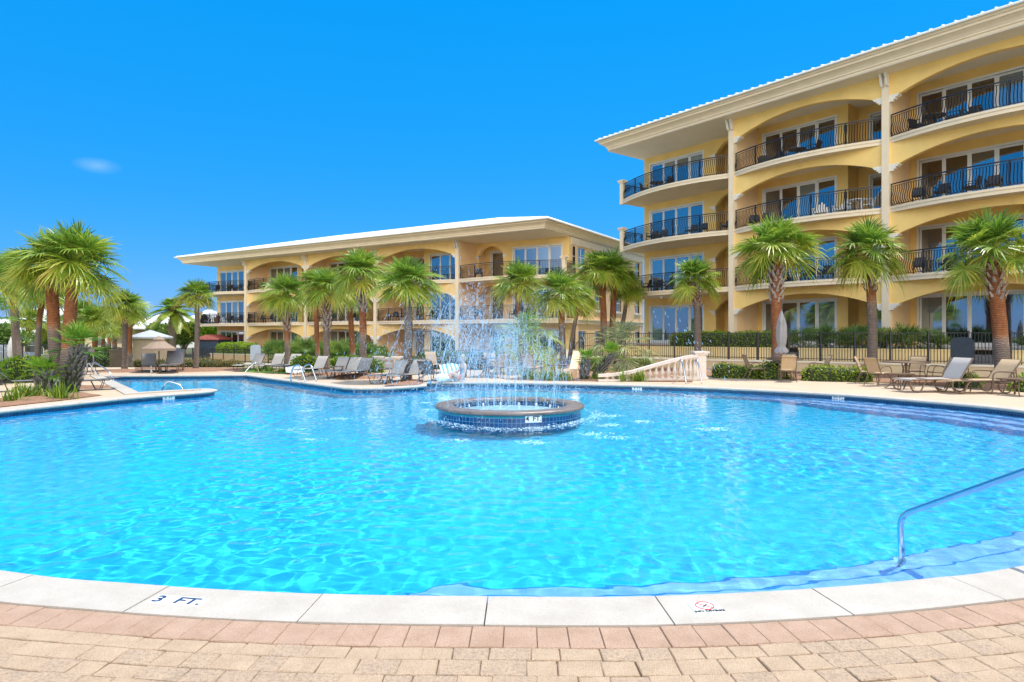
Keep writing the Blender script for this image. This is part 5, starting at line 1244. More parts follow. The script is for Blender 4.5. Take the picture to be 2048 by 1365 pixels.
# umbrellas
P = empty('closed_umbrella', t1 + Vector((-.12, 0, 0)), 0, 'closed grey umbrella standing in the round dining table', 'umbrella'); mb = MB(); mb.tube([(0, 0, 0), (0, 0, 2.35)], .02, 8); mb.lathe([(.02, 2.35), (.035, 2.37), (.03, 2.42), (.005, 2.45)], 10); mb.build('pole', [MT.bronze], P)
mb = MB(); n = 24; vs = []; prof = [(.20, .92), (.19, 1.02), (.13, 1.12), (.10, 1.17), (.13, 1.24), (.145, 1.5), (.14, 1.8), (.115, 2.0), (.13, 2.03), (.10, 2.12), (.03, 2.36)]
for i, (r, z) in enumerate(prof):
    for k in range(n): a = 6.283 * k / n + .25 * math.sin(z * 3); rr = r * (1 + (.28 * math.cos(8 * a) + .12 * math.cos(5 * a + 2 * z)) * (1 if i < 8 else .4)); vs.append((rr * math.cos(a), rr * math.sin(a), z + (.05 * math.cos(8 * a) if i == 0 else 0)))
mb.add(vs, [(i * n + k, i * n + (k + 1) % n, (i + 1) * n + (k + 1) % n, (i + 1) * n + k) for i in range(len(prof) - 1) for k in range(n)]); mb.build('canopy', [MT.greycanvas], P, smooth=True)
mb = MB(); mb.tube([(.118 * math.cos(6.283 * k / 16), .118 * math.sin(6.283 * k / 16), 1.17) for k in range(16)], .014, 6, closed=True); mb.build('strap', [MT.greysling], P)
def open_umbrella(loc, r, zc, label, m):
    P = empty('open_umbrella', loc, 0, label, 'umbrella'); n = 8; mb = MB(); mb.tube([(0, 0, 0), (0, 0, zc + .50)], .024, 8); mb.build('pole', [MT.darkbronze], P); mb = MB(); mb.lathe([(.26, 0), (.26, .06), (.05, .09), (.04, .3)], 16); mb.build('base', [MT.darkbronze], P)
    def ring(R0, z, sub_=4):
        return [(R0 * (1 - .05 * (1 - abs(2 * f - 1))) * math.cos(6.283 * (k + f) / n), R0 * (1 - .05 * (1 - abs(2 * f - 1))) * math.sin(6.283 * (k + f) / n), z - .0) for k in range(n) for f in [j / sub_ for j in range(sub_)]]
    mb = MB(); N = 32; v = ring(r, zc - .10) + ring(r, zc) + ring(r * .62, zc + .16) + ring(r * .30, zc + .32); mb.add(v, [(i * N + k, i * N + (k + 1) % N, (i + 1) * N + (k + 1) % N, (i + 1) * N + k) for i in range(3) for k in range(N)]); c = mb.build('canopy', [m], P)
    mb = MB(); v = ring(r * .36, zc + .32) + ring(r * .36, zc + .37) + ring(r * .24, zc + .43) + ring(.03, zc + .51); mb.add(v, [(i * N + k, i * N + (k + 1) % N, (i + 1) * N + (k + 1) % N, (i + 1) * N + k) for i in range(3) for k in range(N)]); mb.build('vent_cap', [m], c)
    for k in range(n): a = 6.283 * k / n; mb = MB(); mb.tube([(.03 * math.cos(a), .03 * math.sin(a), zc + .28), (r * .99 * math.cos(a), r * .99 * math.sin(a), zc - .02)], .010, 5); mb.build('rib', [MT.darkbronze], P)
ub = G(318, 744.5); open_umbrella(ub, .66, ZAT(697, ub.y), 'open taupe umbrella with a vented top beside the charcoal loungers', MT.canvas)
# ---- stainless rails and ladders
def ladder(loc, ang, label, w=.50, h=.80, reach=.55, sink=.5, lean=.0, grp='pool ladders'):
    # local +y away from the pool; two bent rails and treads
    P = empty('pool_ladder', loc, R(ang), label, 'ladder', grp)
    for x in (-w / 2, w / 2):
        mb = MB(); mb.tube([(x, -.10 - lean, -1.0), (x, -.10 - lean, .05)] + bz((x, -.10 - lean * .9, .08), (x, .10, h * .75), (x, .2, h * 1.05), (x, .34, h), 8) + bz((x, .34, h), (x, reach - .08, h * .95), (x, reach, h * .6), (x, reach, .02), 6)[1:], .024, 8); mb.build('rail', [MT.chrome], P, smooth=True)
    for z in (-.35, -.65, -.92): mb = MB(); mb.box((-w / 2, -.16 - lean, z), (w / 2, -.05 - lean, z + .04)); mb.build('tread', [MT.chrome], P)
ladder(G(1385, 768), 8, 'steel ladder in front of the balustrade pedestal', h=.74, w=.52, reach=.62)
ladder(G(618, 764.5), 52, 'steel ladder with two arched rails by the grey loungers', h=.56, w=.42, reach=.7)
def handrail(pts, r, label, group=None):
    P = empty('pool_handrail', pts[0], 0, label, 'handrail', group); o = Vector(pts[0]); mb = MB(); mb.tube([Vector(p) - o for p in pts], r, 10); mb.build('rail', [MT.chrome], P, smooth=True)
    mb = MB(); e = Vector(pts[-1]) - o; mb.lathe([(r * 2.2, 0), (r * 2.2, .012), (r * 1.3, .03)], 14, (e.x, e.y, .021 if abs(pts[-1][2]) < .1 else e.z)); mb.build('flange', [MT.chrome], P); return P
def rnd_path(P, r=.12, n=5):
    P = [Vector(p) for p in P]; out = [P[0]]
    for a, b, c in zip(P, P[1:], P[2:]):
        u, v = (a - b), (c - b); k = min(r, u.length * .45, v.length * .45); p0, p1 = b + u.normalized() * k, b + v.normalized() * k
        out += [p0 * (1 - t) ** 2 + b * 2 * t * (1 - t) + p1 * t * t for t in [j / n for j in range(n + 1)]]
    return out + [P[-1]]
# near right: rail climbing out of the shallow steps
q0 = Vector((3.16, 5.28, -.12)); rl = lambda t, z: Vector((q0.x + .40 * t, q0.y - t, z))
handrail(rnd_path([rl(0, -.67), rl(0, -.15), rl(-.01, .08), rl(1.34, .93), rl(1.80, .93), rl(1.90, .02)], .12), .023, 'steel handrail rising from the shallow steps at the lower right')
def grab(a, b, h, lean, label, r=.021, zt=None):
    a, b = Vector(a), Vector(b); d = (b - a).normalized(); return handrail(rnd_path([b + Vector((0, 0, -.02)), b + Vector((0, 0, h)) - d * .12, a + d * lean + Vector((0, 0, h * .55)), a + Vector((0, 0, -.35))][::-1], .16), r, label)
grab(G(470, 755, -.15), G(518.5, 746), .48, .5, 'steel grab rail sloping into the far corner of the left pool')
grab(G(824, 775, -.15), G(862, 768.5), .36, .2, 'short curved grab rail at the mulch point of the pool edge')
grab(G(300, 756, -.15), G(305, 748), .45, .1, 'short grab rail at the far edge of the left pool')
a, b = G(222, 760, -.15), G(169, 753); grab(a, b, .56, .6, 'front rail of the pair of long grab rails at the left pool'); grab(G(240, 762, -.15), G(181, 752), .56, .6, 'rear rail of the pair of long grab rails at the left pool')
grab(G(372, 781, .0), G(323.5, 781.5), .27, .1, 'arched grab rail on the white peninsula of the pool')
# ---- boards and signs
def board(loc, w, h, z, rz, label, m, arch=.05, leg=True):
    P = empty('sign_board', loc, rz, label, 'sign'); mb = MB(); pts = [(-w / 2, 0), (w / 2, 0), (w / 2, h * .86), (w * .44, h * .90), (w * .36, h * .97), (0, h), (-w * .36, h * .97), (-w * .44, h * .90), (-w / 2, h * .86)]
    mb.prism(pts, -.02, .02, f=lambda a, b, c: (a, c, b + z)); mb.build('panel', [m], P, fix=True)
    for x in (-w * .35, w * .35): mb = MB(); mb.box((x - .025, .022, 0), (x + .025, .065, z + h * .5)); mb.build('post', [m], P)
MT.slate = mat('dark_slate_board', (0.018, 0.035, 0.06), .6, var=.25, scale=10)
MT.paleboard = mat('pale_blue_board', (0.42, 0.48, 0.58), .6, var=.08, scale=8)
k = RFL(8.7, -.12); board((k.x, k.y, .45), .72, .98, .04, rot(RFD), 'dark slate coloured sign board hung on the fence at the right', MT.slate)
k = AT(511, 36, -.3); board((k.x, k.y, -.3), .55, .85, .45, .1, 'pale blue sign board standing behind the loungers at the long fence', MT.paleboard)
MT.purple = mat('grey_brown_board', (.22, .18, .17), .7, var=.1)
k = AT(179, 33, 0); board((k.x, k.y, 0), .5, .32, .62, 0, 'small brown notice board on the gate fence at the left', MT.purple)
iron_fence('black iron gate fence between the left palms and the hut', [AT(140, 36, -.3), AT(200, 35, -.3), AT(262, 36.5, -.3)], -.3, h=1.15, post=1.4)
iron_fence('black iron fence behind the far left palms', [AT(-30, 40, -.2), AT(60, 39, -.2), AT(110, 38, -.2)], -.3, h=1.3, post=1.6)
MT.binm = mat('brown_bin', (.10, .075, .05), .7, var=.2)
P = empty('litter_bin', AT(238, 33.5, -.15), 0, 'square brown litter bin beside the gate fence', 'bin'); mb = MB(); mb.box((-.3, -.3, 0), (.3, .3, .85)); mb.build('body', [MT.binm], P); mb = MB(); mb.box((-.34, -.34, .851), (.34, .34, .93)); mb.lathe([(.2, .93), (.14, 1.02), (.03, 1.06)], 12); mb.build('lid', [MT.binm], P)
# lamp posts thin
# ---- fountain
FZ = .13
P = empty('fountain', (FC.x, FC.y, 0), 0, 'round blue tiled fountain basin with a brown stone rim in the pool', 'fountain')
n = 72; ringp = lambda r: [(r * math.cos(6.28318 * k / n), r * math.sin(6.28318 * k / n)) for k in range(n)]
MT.ftile = tile_mat('fountain_blue_tile', (0.002, 0.028, 0.11), (0.006, 0.065, 0.21), (0.13, 0.26, 0.36), 0.083, 0.083)
uv_wall('tile_wall', ringp(FR - .03), -.9, FZ - .055, MT.ftile, parent=P); uv_wall('inner_tile_wall', ringp(FR - .29), -.3, FZ - .05, MT.ftile, parent=P, flip=True)
MT.rim = mat('wet_brown_rim', (.13, .10, .085), .3, col2=(.24, .19, .165), scale=5, bump=.25, bscale=60)
mb = MB(); prof = [(FR - .31, FZ - .07), (FR - .32, FZ - .03), (FR - .30, FZ - .006), (FR - .26, FZ), (FR - .03, FZ), (FR + .025, FZ - .012), (FR + .045, FZ - .04), (FR + .03, FZ - .075), (FR - .035, FZ - .085)]
mb.lathe(prof, n, capt=False, capb=False); o = mb.build('rim', [MT.rim], P); smooth_by_angle(o, 60)
MT.teal = mat('teal_grout_band', (.01, .22, .27), .35); mb = MB(); mb.lathe([(FR - .027, FZ - .12), (FR - .022, FZ - .088)], n, capt=False, capb=False); mb.build('teal_band', [MT.teal], P, smooth=True)
MT.foamw = mat('aerated_basin_water', (.28, .58, .70), .12, col2=(.55, .78, .85), scale=9, bump=.7, bscale=16, detail=6)
mb = MB(); mb.lathe([(0.001, -.02), (.5, -.03), (FR - .29, -.035)], 48, capt=False, capb=False); mb.build('basin_water', [MT.foamw], P, smooth=True)
mb = MB(); mb.lathe([(.02, -.6), (FR - .05, -.6)], 24, capt=False, capb=False); mb.build('basin_floor', [MT.teal], P)
for k in range(16):
    a = 6.283 * (k + .5) / 16; mb = MB(); mb.lathe([(.03, -.3), (.03, -.01), (.018, .02), (.012, .05)], 8, (1.05 * math.cos(a), 1.05 * math.sin(a), 0)); mb.build('nozzle', [MT.chrome], P)
# water thrown up by the fountain: beads and strands flying on real ballistic arcs
def spray_mat():
    m = bpy.data.materials.new('flying_water'); m.use_nodes = True; N, L = m.node_tree.nodes, m.node_tree.links; p = N['Principled BSDF']; out = N['Material Output']
    p.inputs['Base Color'].default_value = (.60, .82, .98, 1); p.inputs['Roughness'].default_value = .08; p.inputs['Specular IOR Level'].default_value = .8
    tl = N.new('ShaderNodeBsdfTranslucent'); tl.inputs['Color'].default_value = (.75, .9, 1, 1); a = N.new('ShaderNodeMixShader'); a.inputs[0].default_value = .45; L.new(p.outputs[0], a.inputs[1]); L.new(tl.outputs[0], a.inputs[2])
    t = N.new('ShaderNodeBsdfTransparent'); t.inputs['Color'].default_value = (.85, .95, 1, 1); b = N.new('ShaderNodeMixShader'); b.inputs[0].default_value = .55; L.new(t.outputs[0], b.inputs[1]); L.new(a.outputs[0], b.inputs[2]); L.new(b.outputs[0], out.inputs[0]); return m
MT.spray = spray_mat()
OCT = [Vector(v) for v in ((1, 0, 0), (-1, 0, 0), (0, 1, 0), (0, -1, 0), (0, 0, 1), (0, 0, -1))]; OCF = [(0, 2, 4), (2, 1, 4), (1, 3, 4), (3, 0, 4), (2, 0, 5), (1, 2, 5), (3, 1, 5), (0, 3, 5)]
def bead(mb, p, d, r, l):
    d = d.normalized(); a = d.orthogonal().normalized(); b = d.cross(a); mb.add([p + a * (v.x * r) + b * (v.y * r) + d * (v.z * l) for v in OCT], OCF)
def spray():
    rnd = random.Random(7); g = 9.81; mb = MB(); wind = Vector((-.30, 0, 0))
    jets = []
    for k in range(20):
        a = 6.283 * (k + .2) / 20 + rnd.uniform(-.09, .09); r = rnd.uniform(.92, 1.14); out = rnd.choice((-.45, -.25, .15, .4, .65)); jets.append((Vector((r * math.cos(a), r * math.sin(a), .02)), Vector((out * math.cos(a) + rnd.uniform(-.12, .12), out * math.sin(a), 0)), rnd.uniform(4.0, 6.3)))
    for k in range(18): a = 6.283 * k / 18; q = rnd.uniform(.2, .75); jets.append((Vector((-.1 + q * math.cos(a), q * .8 * math.sin(a), 0)), Vector((.55 * q * math.cos(a), .4 * math.sin(a), 0)), rnd.uniform(6.0, 7.4) - .5 * q))
    for (o, h, v0) in jets:
        T = 2 * v0 / g; gust = [rnd.uniform(.25, 1) for _ in range(9)]
        for _ in range(1200):
            t = T * rnd.random() ** .85; q = t / T; v = v0 * rnd.uniform(.90, 1.02); sp = .05 + .50 * q
            if rnd.random() > gust[int(q * 8.99)] * (.55 if q < .25 else 1): continue
            hv = h + Vector((rnd.gauss(0, sp), rnd.gauss(0, sp), 0)); p = o + hv * t + wind * (t * t) + Vector((0, 0, v * t - .5 * g * t * t))
            if p.z < -.05 or (p.z < .13 and Vector((p.x, p.y)).length > 1.15 and p.z < WATER_Z): continue
            vel = hv + wind * (2 * t) + Vector((0, 0, v - g * t)); s = vel.length; r = rnd.choice((.0024, .003, .0036, .0045, .0065)) * (.8 + .5 * rnd.random()); bead(mb, p, vel, r, r * (1 + s * .55 * rnd.random()))
        # unbroken strand close to the nozzle
        for j in range(2):
            hv = h + Vector((rnd.gauss(0, .16), rnd.gauss(0, .16), 0)); dt = rnd.uniform(.006, .018); w_ = rnd.uniform(.002, .0052); pts = [o + hv * t + Vector((0, 0, v0 * t - .5 * g * t * t)) for t in [dt * i for i in range(12)]]; mb.tube(pts, [w_ * (1 - .07 * i) for i in range(12)], 4)
        # falling threads
        for j in range(7):
            t0 = T * rnd.uniform(.62, .86); sp = .45; hv = h + Vector((rnd.gauss(0, sp), rnd.gauss(0, sp), 0)); L_ = rnd.uniform(.05, .14)
            pts = [o + hv * t + wind * t * t + Vector((0, 0, v0 * t - .5 * g * t * t)) for t in [t0 + L_ * i / 5 for i in range(6)]]
            if pts[-1].z > 0: mb.tube(pts, [.002, .004, .005, .005, .004, .002], 4)
    # fine mist hanging in the middle of the plume
    for _ in range(10000):
        z = abs(rnd.gauss(1.25, .6)); p = Vector((rnd.gauss(-.35, .28 + .22 * z), rnd.gauss(0, .45), z)); bead(mb, p, Vector((rnd.uniform(-.3, .3), 0, -1)), rnd.uniform(.0014, .0028), rnd.uniform(.003, .016))
    # drift of the wind to the left, and a few far drops
    for _ in range(3000):
        x = -abs(rnd.gauss(0, 1.25)) - .5; z = max(.0, 2.2 - .42 * abs(x) + rnd.gauss(0, .45)); p = Vector((x, rnd.gauss(0, .7), z)); bead(mb, p, Vector((-.25, 0, -1)), rnd.uniform(.0025, .006), rnd.uniform(.008, .035))
    for _ in range(60): p = Vector((rnd.uniform(3.0, 4.6), rnd.gauss(0, .6), 0)); p.z = 2.2 - (p.x - 3.0) * 1.1 + rnd.gauss(0, .12); bead(mb, p, Vector((.5, 0, -1)), .006, .035)
    o = mb.build('water_spray', [MT.spray]); o.location = (FC.x, FC.y, 0); tag(o, 'white spray of flying water drops over the fountain basin', 'water', kind='stuff')
spray()
# foam where the drops land
MT.foam = mat('white_water_foam', (.62, .84, .93), .4, spec=.4)
_N, _L = MT.foam.node_tree.nodes, MT.foam.node_tree.links; _t = _N.new('ShaderNodeBsdfTransparent'); _x = _N.new('ShaderNodeMixShader'); _x.inputs[0].default_value = .42; _L.new(_t.outputs[0], _x.inputs[1]); _L.new(_N['Principled BSDF'].outputs[0], _x.inputs[2]); _L.new(_x.outputs[0], _N['Material Output'].inputs[0])
def foam():
    rnd = random.Random(12); mb = MB()
    def dot(x, y, r):
        p = Vector((x, y, WATER_Z + .004)); n = 6; a0 = rnd.random() * 6; e = rnd.uniform(1, 2.2)
        mb.add([p + Vector((r * e * math.cos(a0 + 6.283 * k / n), r * math.sin(a0 + 6.283 * k / n), 0)) for k in range(n)] + [p + Vector((0, 0, r * .6))], [(k, (k + 1) % n, n) for k in range(n)])
    for _ in range(1300):
        a = rnd.gauss(-1.6, 1.05); r = FR + .02 + abs(rnd.gauss(0, .20)) + .16 * (1 + math.sin(3.1 * a)); dot(r * math.cos(a), r * math.sin(a), rnd.uniform(.003, .013))
    for px, py, w, k in ((620, 822, .28, 60), (681, 838, .3, 70), (580, 859, .3, 50), (622, 880, .22, 50), (745, 835, .3, 40), (852, 806, .22, 70), (860, 820, .25, 70), (922, 881, .22, 80), (1062, 886, .3, 120), (1182, 868, .3, 100), (1232, 876, .32, 90), (1218, 832, .35, 110), (1222, 851, .35, 90), (1283, 844, .3, 80), (1425, 859, .34, 120), (1390, 792, .5, 80), (1310, 780, .5, 60), (1150, 778, .5, 60), (1100, 850, .5, 60)):
        c = G(px, py, WATER_Z)
        for _ in range(k): dot(c.x - FC.x + rnd.gauss(0, w * .5), c.y - FC.y + rnd.gauss(0, w * .33), rnd.uniform(.003, .013))
    o = mb.build('foam', [MT.foam]); o.location = (FC.x, FC.y, 0); tag(o, 'white foam and splashes on the water round the fountain', 'foam', kind='stuff')
foam()
# ---- depth markers and the warning plate
MT.plate = mat('white_marker_tile', (.80, .80, .78), .3, var=.03); MT.navy = mat('navy_lettering', (.02, .05, .12), .4); MT.blackl = mat('black_lettering', (.012, .012, .014), .4); MT.red = mat('red_ring', (.62, .05, .05), .4)
def text_mesh(s, size, m, th=.0008, sx=1.0, bold=0.0):
    cu = bpy.data.curves.new('lettering', 'FONT'); cu.body = s; cu.size = size; cu.align_x = 'CENTER'; cu.align_y = 'CENTER'; cu.extrude = th; cu.offset = bold; ob = bpy.data.objects.new('tmp', cu); COL.objects.link(ob)
    me = bpy.data.meshes.new_from_object(ob.evaluated_get(bpy.context.evaluated_depsgraph_get())); bpy.data.objects.remove(ob); me.name = 'lettering'; me.materials.clear(); me.materials.append(m); me.transform(Matrix.Diagonal((sx, 1, 1, 1))); return me
def marker(loc, rot_e, w, h, txt, size, label, m, sx=1.15, cat='sign', t2=None):
    P = empty('depth_marker', loc, 0, label, cat, 'depth markers'); P.rotation_euler = rot_e; mb = MB(); mb.box((-w / 2, -h / 2, 0), (w / 2, h / 2, .004)); mb.build('plate', [MT.plate], P); o = place('lettering', text_mesh(txt, size, m, sx=sx, bold=.0022 * size / .1), P, (0, 0, .0052)); return P
c = G(356, 1203, .02); t = (G(412, 1207, .02) - G(300, 1198, .02)); marker(c, (0, 0, math.atan2(t.y, t.x)), .335, .115, '3  FT.', .115, 'white tile reading 3 FT. on the near coping at the left', MT.navy)
c = G(1412, 1216, .02); t = (G(1440, 1214, .02) - G(1385, 1217, .02)); P = empty('no_diving_plate', c, math.atan2(t.y, t.x), 'white plate with a red no diving symbol on the near coping', 'sign'); mb = MB(); mb.box((-.085, -.075, 0), (.085, .075, .004)); mb.build('plate', [MT.plate], P)
place('lettering', text_mesh('NO DIVING', .036, MT.blackl, sx=.9, bold=.0012), P, (0, -.053, .0052)); mb = MB(); mb.tube([(.05 * math.cos(6.283 * k / 28), .018 + .05 * math.sin(6.283 * k / 28), .0045) for k in range(28)], .0035, 5, closed=True); mb.tube([(-.035, .053, .0045), (.035, -.017, .0045)], .003, 5); mb.build('ring', [MT.red], P); mb = MB(); mb.tube([(-.022, -.006, .005), (.006, .022, .005), (.02, .034, .005)], [.003, .005, .002], 5); mb.build('diver', [MT.blackl], P)
a = math.asin((1064 - 1019) / 148) ; d = Vector((math.sin(a), -math.cos(a), 0)); c = Vector((FC.x, FC.y, 0)) + d * (FR - .027); c.z = -.0; P = marker((c.x, c.y, -.01), (R(90), 0, math.atan2(d.y, d.x) + R(90)), .32, .135, '4  FT.', .13, 'white tile reading 4 FT. on the blue side of the fountain', MT.blackl, sx=1.0)
def wall_marker(px, py, txt, label):
    c = G(px, py, -.07); i = min(range(len(OUT)), key=lambda k: (OUT[k] - Vector(c[:2])).length); a, b = OUT[i - 1], OUT[(i + 1) % len(OUT)]; t = (b - a).normalized(); nn = Vector((t.y, -t.x)); q = OUT[i] + t * ((Vector(c[:2]) - OUT[i]).dot(t)) + nn * .044
    marker((q.x, q.y, -.075), (R(90), 0, math.atan2(-nn.y, -nn.x) + R(90)), .30, .10, txt, .095, label, MT.blackl, sx=1.0)
wall_marker(335, 795, '5  FT', 'white tile reading 5 FT under the white peninsula'); wall_marker(1277, 774.5, '4  FT', 'white tile reading 4 FT on the far waterline left of the ladder'); wall_marker(1681, 794, '3½ FT', 'white tile reading 3½ FT on the far waterline at the right')
wall_marker(258, 754.5, '5  FT', 'white depth tile on the far wall of the left pool, nearer the long rails'); wall_marker(434, 753.5, '5  FT', 'white depth tile on the far wall of the left pool, nearer its right corner')
# ================================================================ things on the balconies
def loose(bm_list): pass
def balcony_chair(m, tall=.85):
    P = empty('balcony_chair'); mb = MB(); mb.box((-.28, -.26, .38), (.28, .26, .46)); mb.build('seat', [m], P)
    mb = MB(); mb.prism([(-.26, .46), (.26, .46), (.22, tall), (-.22, tall)], .22, .27, f=lambda a, b, c: (a, c + (b - .46) * .25, b)); mb.build('backrest', [m], P, fix=True)
    for x in (-.26, .26):
        mb = MB(); mb.tube([(x, -.26, 0), (x, -.24, .64), (x, .26, .64), (x, .28, 0)], .025, 5); mb.build('armrest', [m], P)
    return P
def slat_chair(m):
    # tall slatted garden chair with a rounded fan back
    P = empty('balcony_chair'); mb = MB(); mb.prism([(-.3, .34), (.3, .26), (.3, .31), (-.3, .40)], -.27, .27, f=lambda a, b, c: (c, a, b)); mb.build('seat', [m], P, fix=True)
    mb = MB()
    for k in range(5): x = -.22 + .11 * k; h = .98 - .10 * abs(k - 2) ** 1.4; mb.prism([(x - .048, .28), (x + .048, .28), (x + .05, h), (x - .05, h)], .24, .265, f=lambda a, b, c: (a, c + (b - .28) * .32, b))
    mb.build('backrest', [m], P, fix=True)
    for x in (-.33, .33): mb = MB(); mb.box((x - .06, -.34, .55), (x + .06, .34, .58)); mb.box((x - .03, -.32, 0), (x + .03, -.25, .549)); mb.box((x - .03, .24, 0), (x + .03, .30, .549)); mb.build('armrest', [m], P)
    return P
def balcony_table(m, r=.45, h=.70):
    P = empty('balcony_table'); mb = MB(); mb.lathe([(r, h - .04), (r, h)], 14); mb.build('table_top', [m], P); mb = MB(); mb.lathe([(.22, 0), (.05, .06), (.04, h - .04)], 10); mb.build('stem', [m], P); return P
MT.whitepl = mat('white_garden_plastic', (.72, .72, .70), .5, var=.04); MT.bluegrey = mat('blue_grey_wicker', (.03, .05, .075), .6, var=.3, scale=20)
BC, BCB, SC, BT, BTW = balcony_chair(MT.dark), balcony_chair(MT.bluegrey, .8), slat_chair(MT.whitepl), balcony_table(MT.dark), balcony_table(MT.whitepl)
def on(o_, u_, proto, x, y, z, a, label, cat='chair', group='balcony furniture'):
    p = LOC(o_, u_, x, y); put(proto, (p.x, p.y, z), math.degrees(rot(u_)) + a, label, cat, group)
RB = lambda *a, **k: on(RB_O, UR, *a, **k); LB = lambda *a, **k: on(LB_O, UL, *a, **k)
for x, a in ((-7.0, 20), (-5.2, 160)): RB(BC, x, .9, 10.65, a, 'dark chair on the top corner balcony of the tall building')
RB(BT, -6.1, .9, 10.65, 0, 'dark table on the top corner balcony of the tall building', 'table')
for x, a in ((-6.2, -90), (-5.4, -80), (-3.2, -95), (-2.5, -90)): RB(BCB, x, .6, 7.45, a, 'blue grey armchair on the third floor corner balcony of the tall building')
RB(BCB, -.9, .9, 7.45, -90, 'blue grey armchair tucked behind the column on the third floor corner balcony')
for x, a in ((-7.9, 0), (-6.9, 200), (-6.0, -90), (-5.1, 180), (-3.9, -60)): RB(BC, x, .8, 4.25, a, 'dark dining chair on the second floor corner balcony of the tall building')
RB(BT, -6.4, 1.4, 4.25, 0, 'dark table on the second floor corner balcony of the tall building', 'table')
for x, a in ((1.5, -60), (2.3, -90), (4.3, 180)): RB(BC, x, .7, 10.65, a, 'dark lattice chair on the top middle balcony of the tall building')
RB(BT, 3.4, .8, 10.65, 0, 'dark table on the top middle balcony of the tall building', 'table')
for x, a in ((4.6, -70), (5.7, -90)): RB(SC, x, .9, 7.45, a, 'white slatted chair with its back to the glass on the third floor middle balcony')
RB(SC, 7.2, .6, 7.45, 175, 'white slatted chair turned sideways on the third floor middle balcony'); RB(BTW, 6.5, .7, 7.45, 0, 'white table between the slatted chairs on the third floor middle balcony', 'table')
for x in (.9, 1.7): RB(BC, x, .8, 7.45, -60, 'dark low chair at the left end of the third floor middle balcony')
for x, a in ((1.2, -60), (4.0, -90), (4.9, -90), (6.2, 180)): RB(BC, x, .7, 4.25, a, 'dark chair behind the palm crowns on the second floor middle balcony')
for x, a in ((9.2, -20), (10.6, 190), (11.3, -90)): RB(BC, x, .7, 10.65, a, 'dark chair on the top right balcony of the tall building')
RB(BT, 9.9, .6, 10.65, 0, 'dark table on the top right balcony of the tall building', 'table')
for x, a in ((9.3, -70), (10.2, -90), (11.3, 180), (12.1, -80)): RB(BC, x, .5, 7.45, a, 'dark chair on the third floor right balcony of the tall building')
for x, a in ((9.3, -70), (10.4, -90), (11.6, 180)): RB(BC, x, .6, 4.25, a, 'dark chair on the second floor right balcony of the tall building')
for x, a in ((1.4, -60), (2.6, 180)): RB(BCB, x, 1.4, 1.0, a, 'blue armchair on the ground floor patio behind the hedge')
for z, fl in ((2.68, 'second'), (5.88, 'top')):
    for x, a in ((-33.2, 0), (-31.6, 180), (-29.4, -90), (-28.0, -90)): LB(BC, x, .7, z, a, 'dark chair on the %s floor left corner balcony of the long building' % fl)
    for i, b in enumerate(('left', 'middle', 'right')):
        for dx, a in ((1.6, -70), (2.7, -95), (5.4, 180)): LB(BC, -25.8 + 8.6 * i + dx, .6, z, a, 'dark chair on the %s floor %s arched balcony of the long building' % (fl, b))
    for x, a in ((1.6, -60), (4.8, -90), (5.8, -100)): LB(BC, x, .6, z, a, 'dark chair on the %s floor right corner balcony of the long building' % fl)
MT.terra = mat('terracotta', (.30, .15, .09), .8, var=.15); p = LBL(-30.6, .1); P = empty('flower_pot', (p.x, p.y, 2.68), 0, 'terracotta pot on the left corner balcony of the long building', 'pot'); mb = MB(); mb.lathe([(.16, 0), (.30, .35), (.28, .55), (.34, .60), (.34, .66)], 14); mb.build('pot', [MT.terra], P, smooth=True)
# ================================================================ far left: houses, hut, trees
MT.housew = mat('white_house_paint', (.74, .74, .72), .7, var=.05, scale=.5); MT.housec = mat('cream_house_paint', (.74, .60, .40), .8, var=.06, scale=.5); MT.houseb = mat('pale_blue_house_paint', (.55, .62, .72), .7, var=.05, scale=.5)
MT.redroof = mat('red_tile_roof', (.58, .17, .14), .8, var=.2, scale=6); MT.slateblue = mat('dark_blue_wall', (.05, .08, .13), .7, var=.2); MT.hutwall = mat('tan_hut_boards', (.34, .27, .19), .8, var=.1, scale=4)
def hip_roof(mb, x0, x1, y0, y1, z, rise, ridge=.35, ov=.5, th=.12, mi=0):
    a0, a1, b0, b1 = x0 - ov, x1 + ov, y0 - ov, y1 + ov; cx, cy = (a0 + a1) / 2, (b0 + b1) / 2; rx, ry = (a1 - a0) / 2 * ridge, 0
    if (b1 - b0) > (a1 - a0): rx, ry = 0, (b1 - b0) / 2 * ridge
    V = [(a0, b0, z), (a1, b0, z), (a1, b1, z), (a0, b1, z), (cx - rx, cy - ry, z + rise), (cx + rx, cy + ry, z + rise)]
    F = [(0, 1, 5, 4), (1, 2, 5), (2, 3, 4, 5), (3, 0, 4)] if ry == 0 else [(0, 1, 4), (1, 2, 5, 4), (2, 3, 5), (3, 0, 4, 5)]
    mb.add(V, F, mi); mb.add([(x, y, z - th) for x, y, _ in V[:4]] + V[:4], [(i, (i + 1) % 4, 4 + (i + 1) % 4, 4 + i) for i in range(4)] + [(3, 2, 1, 0)], mi)
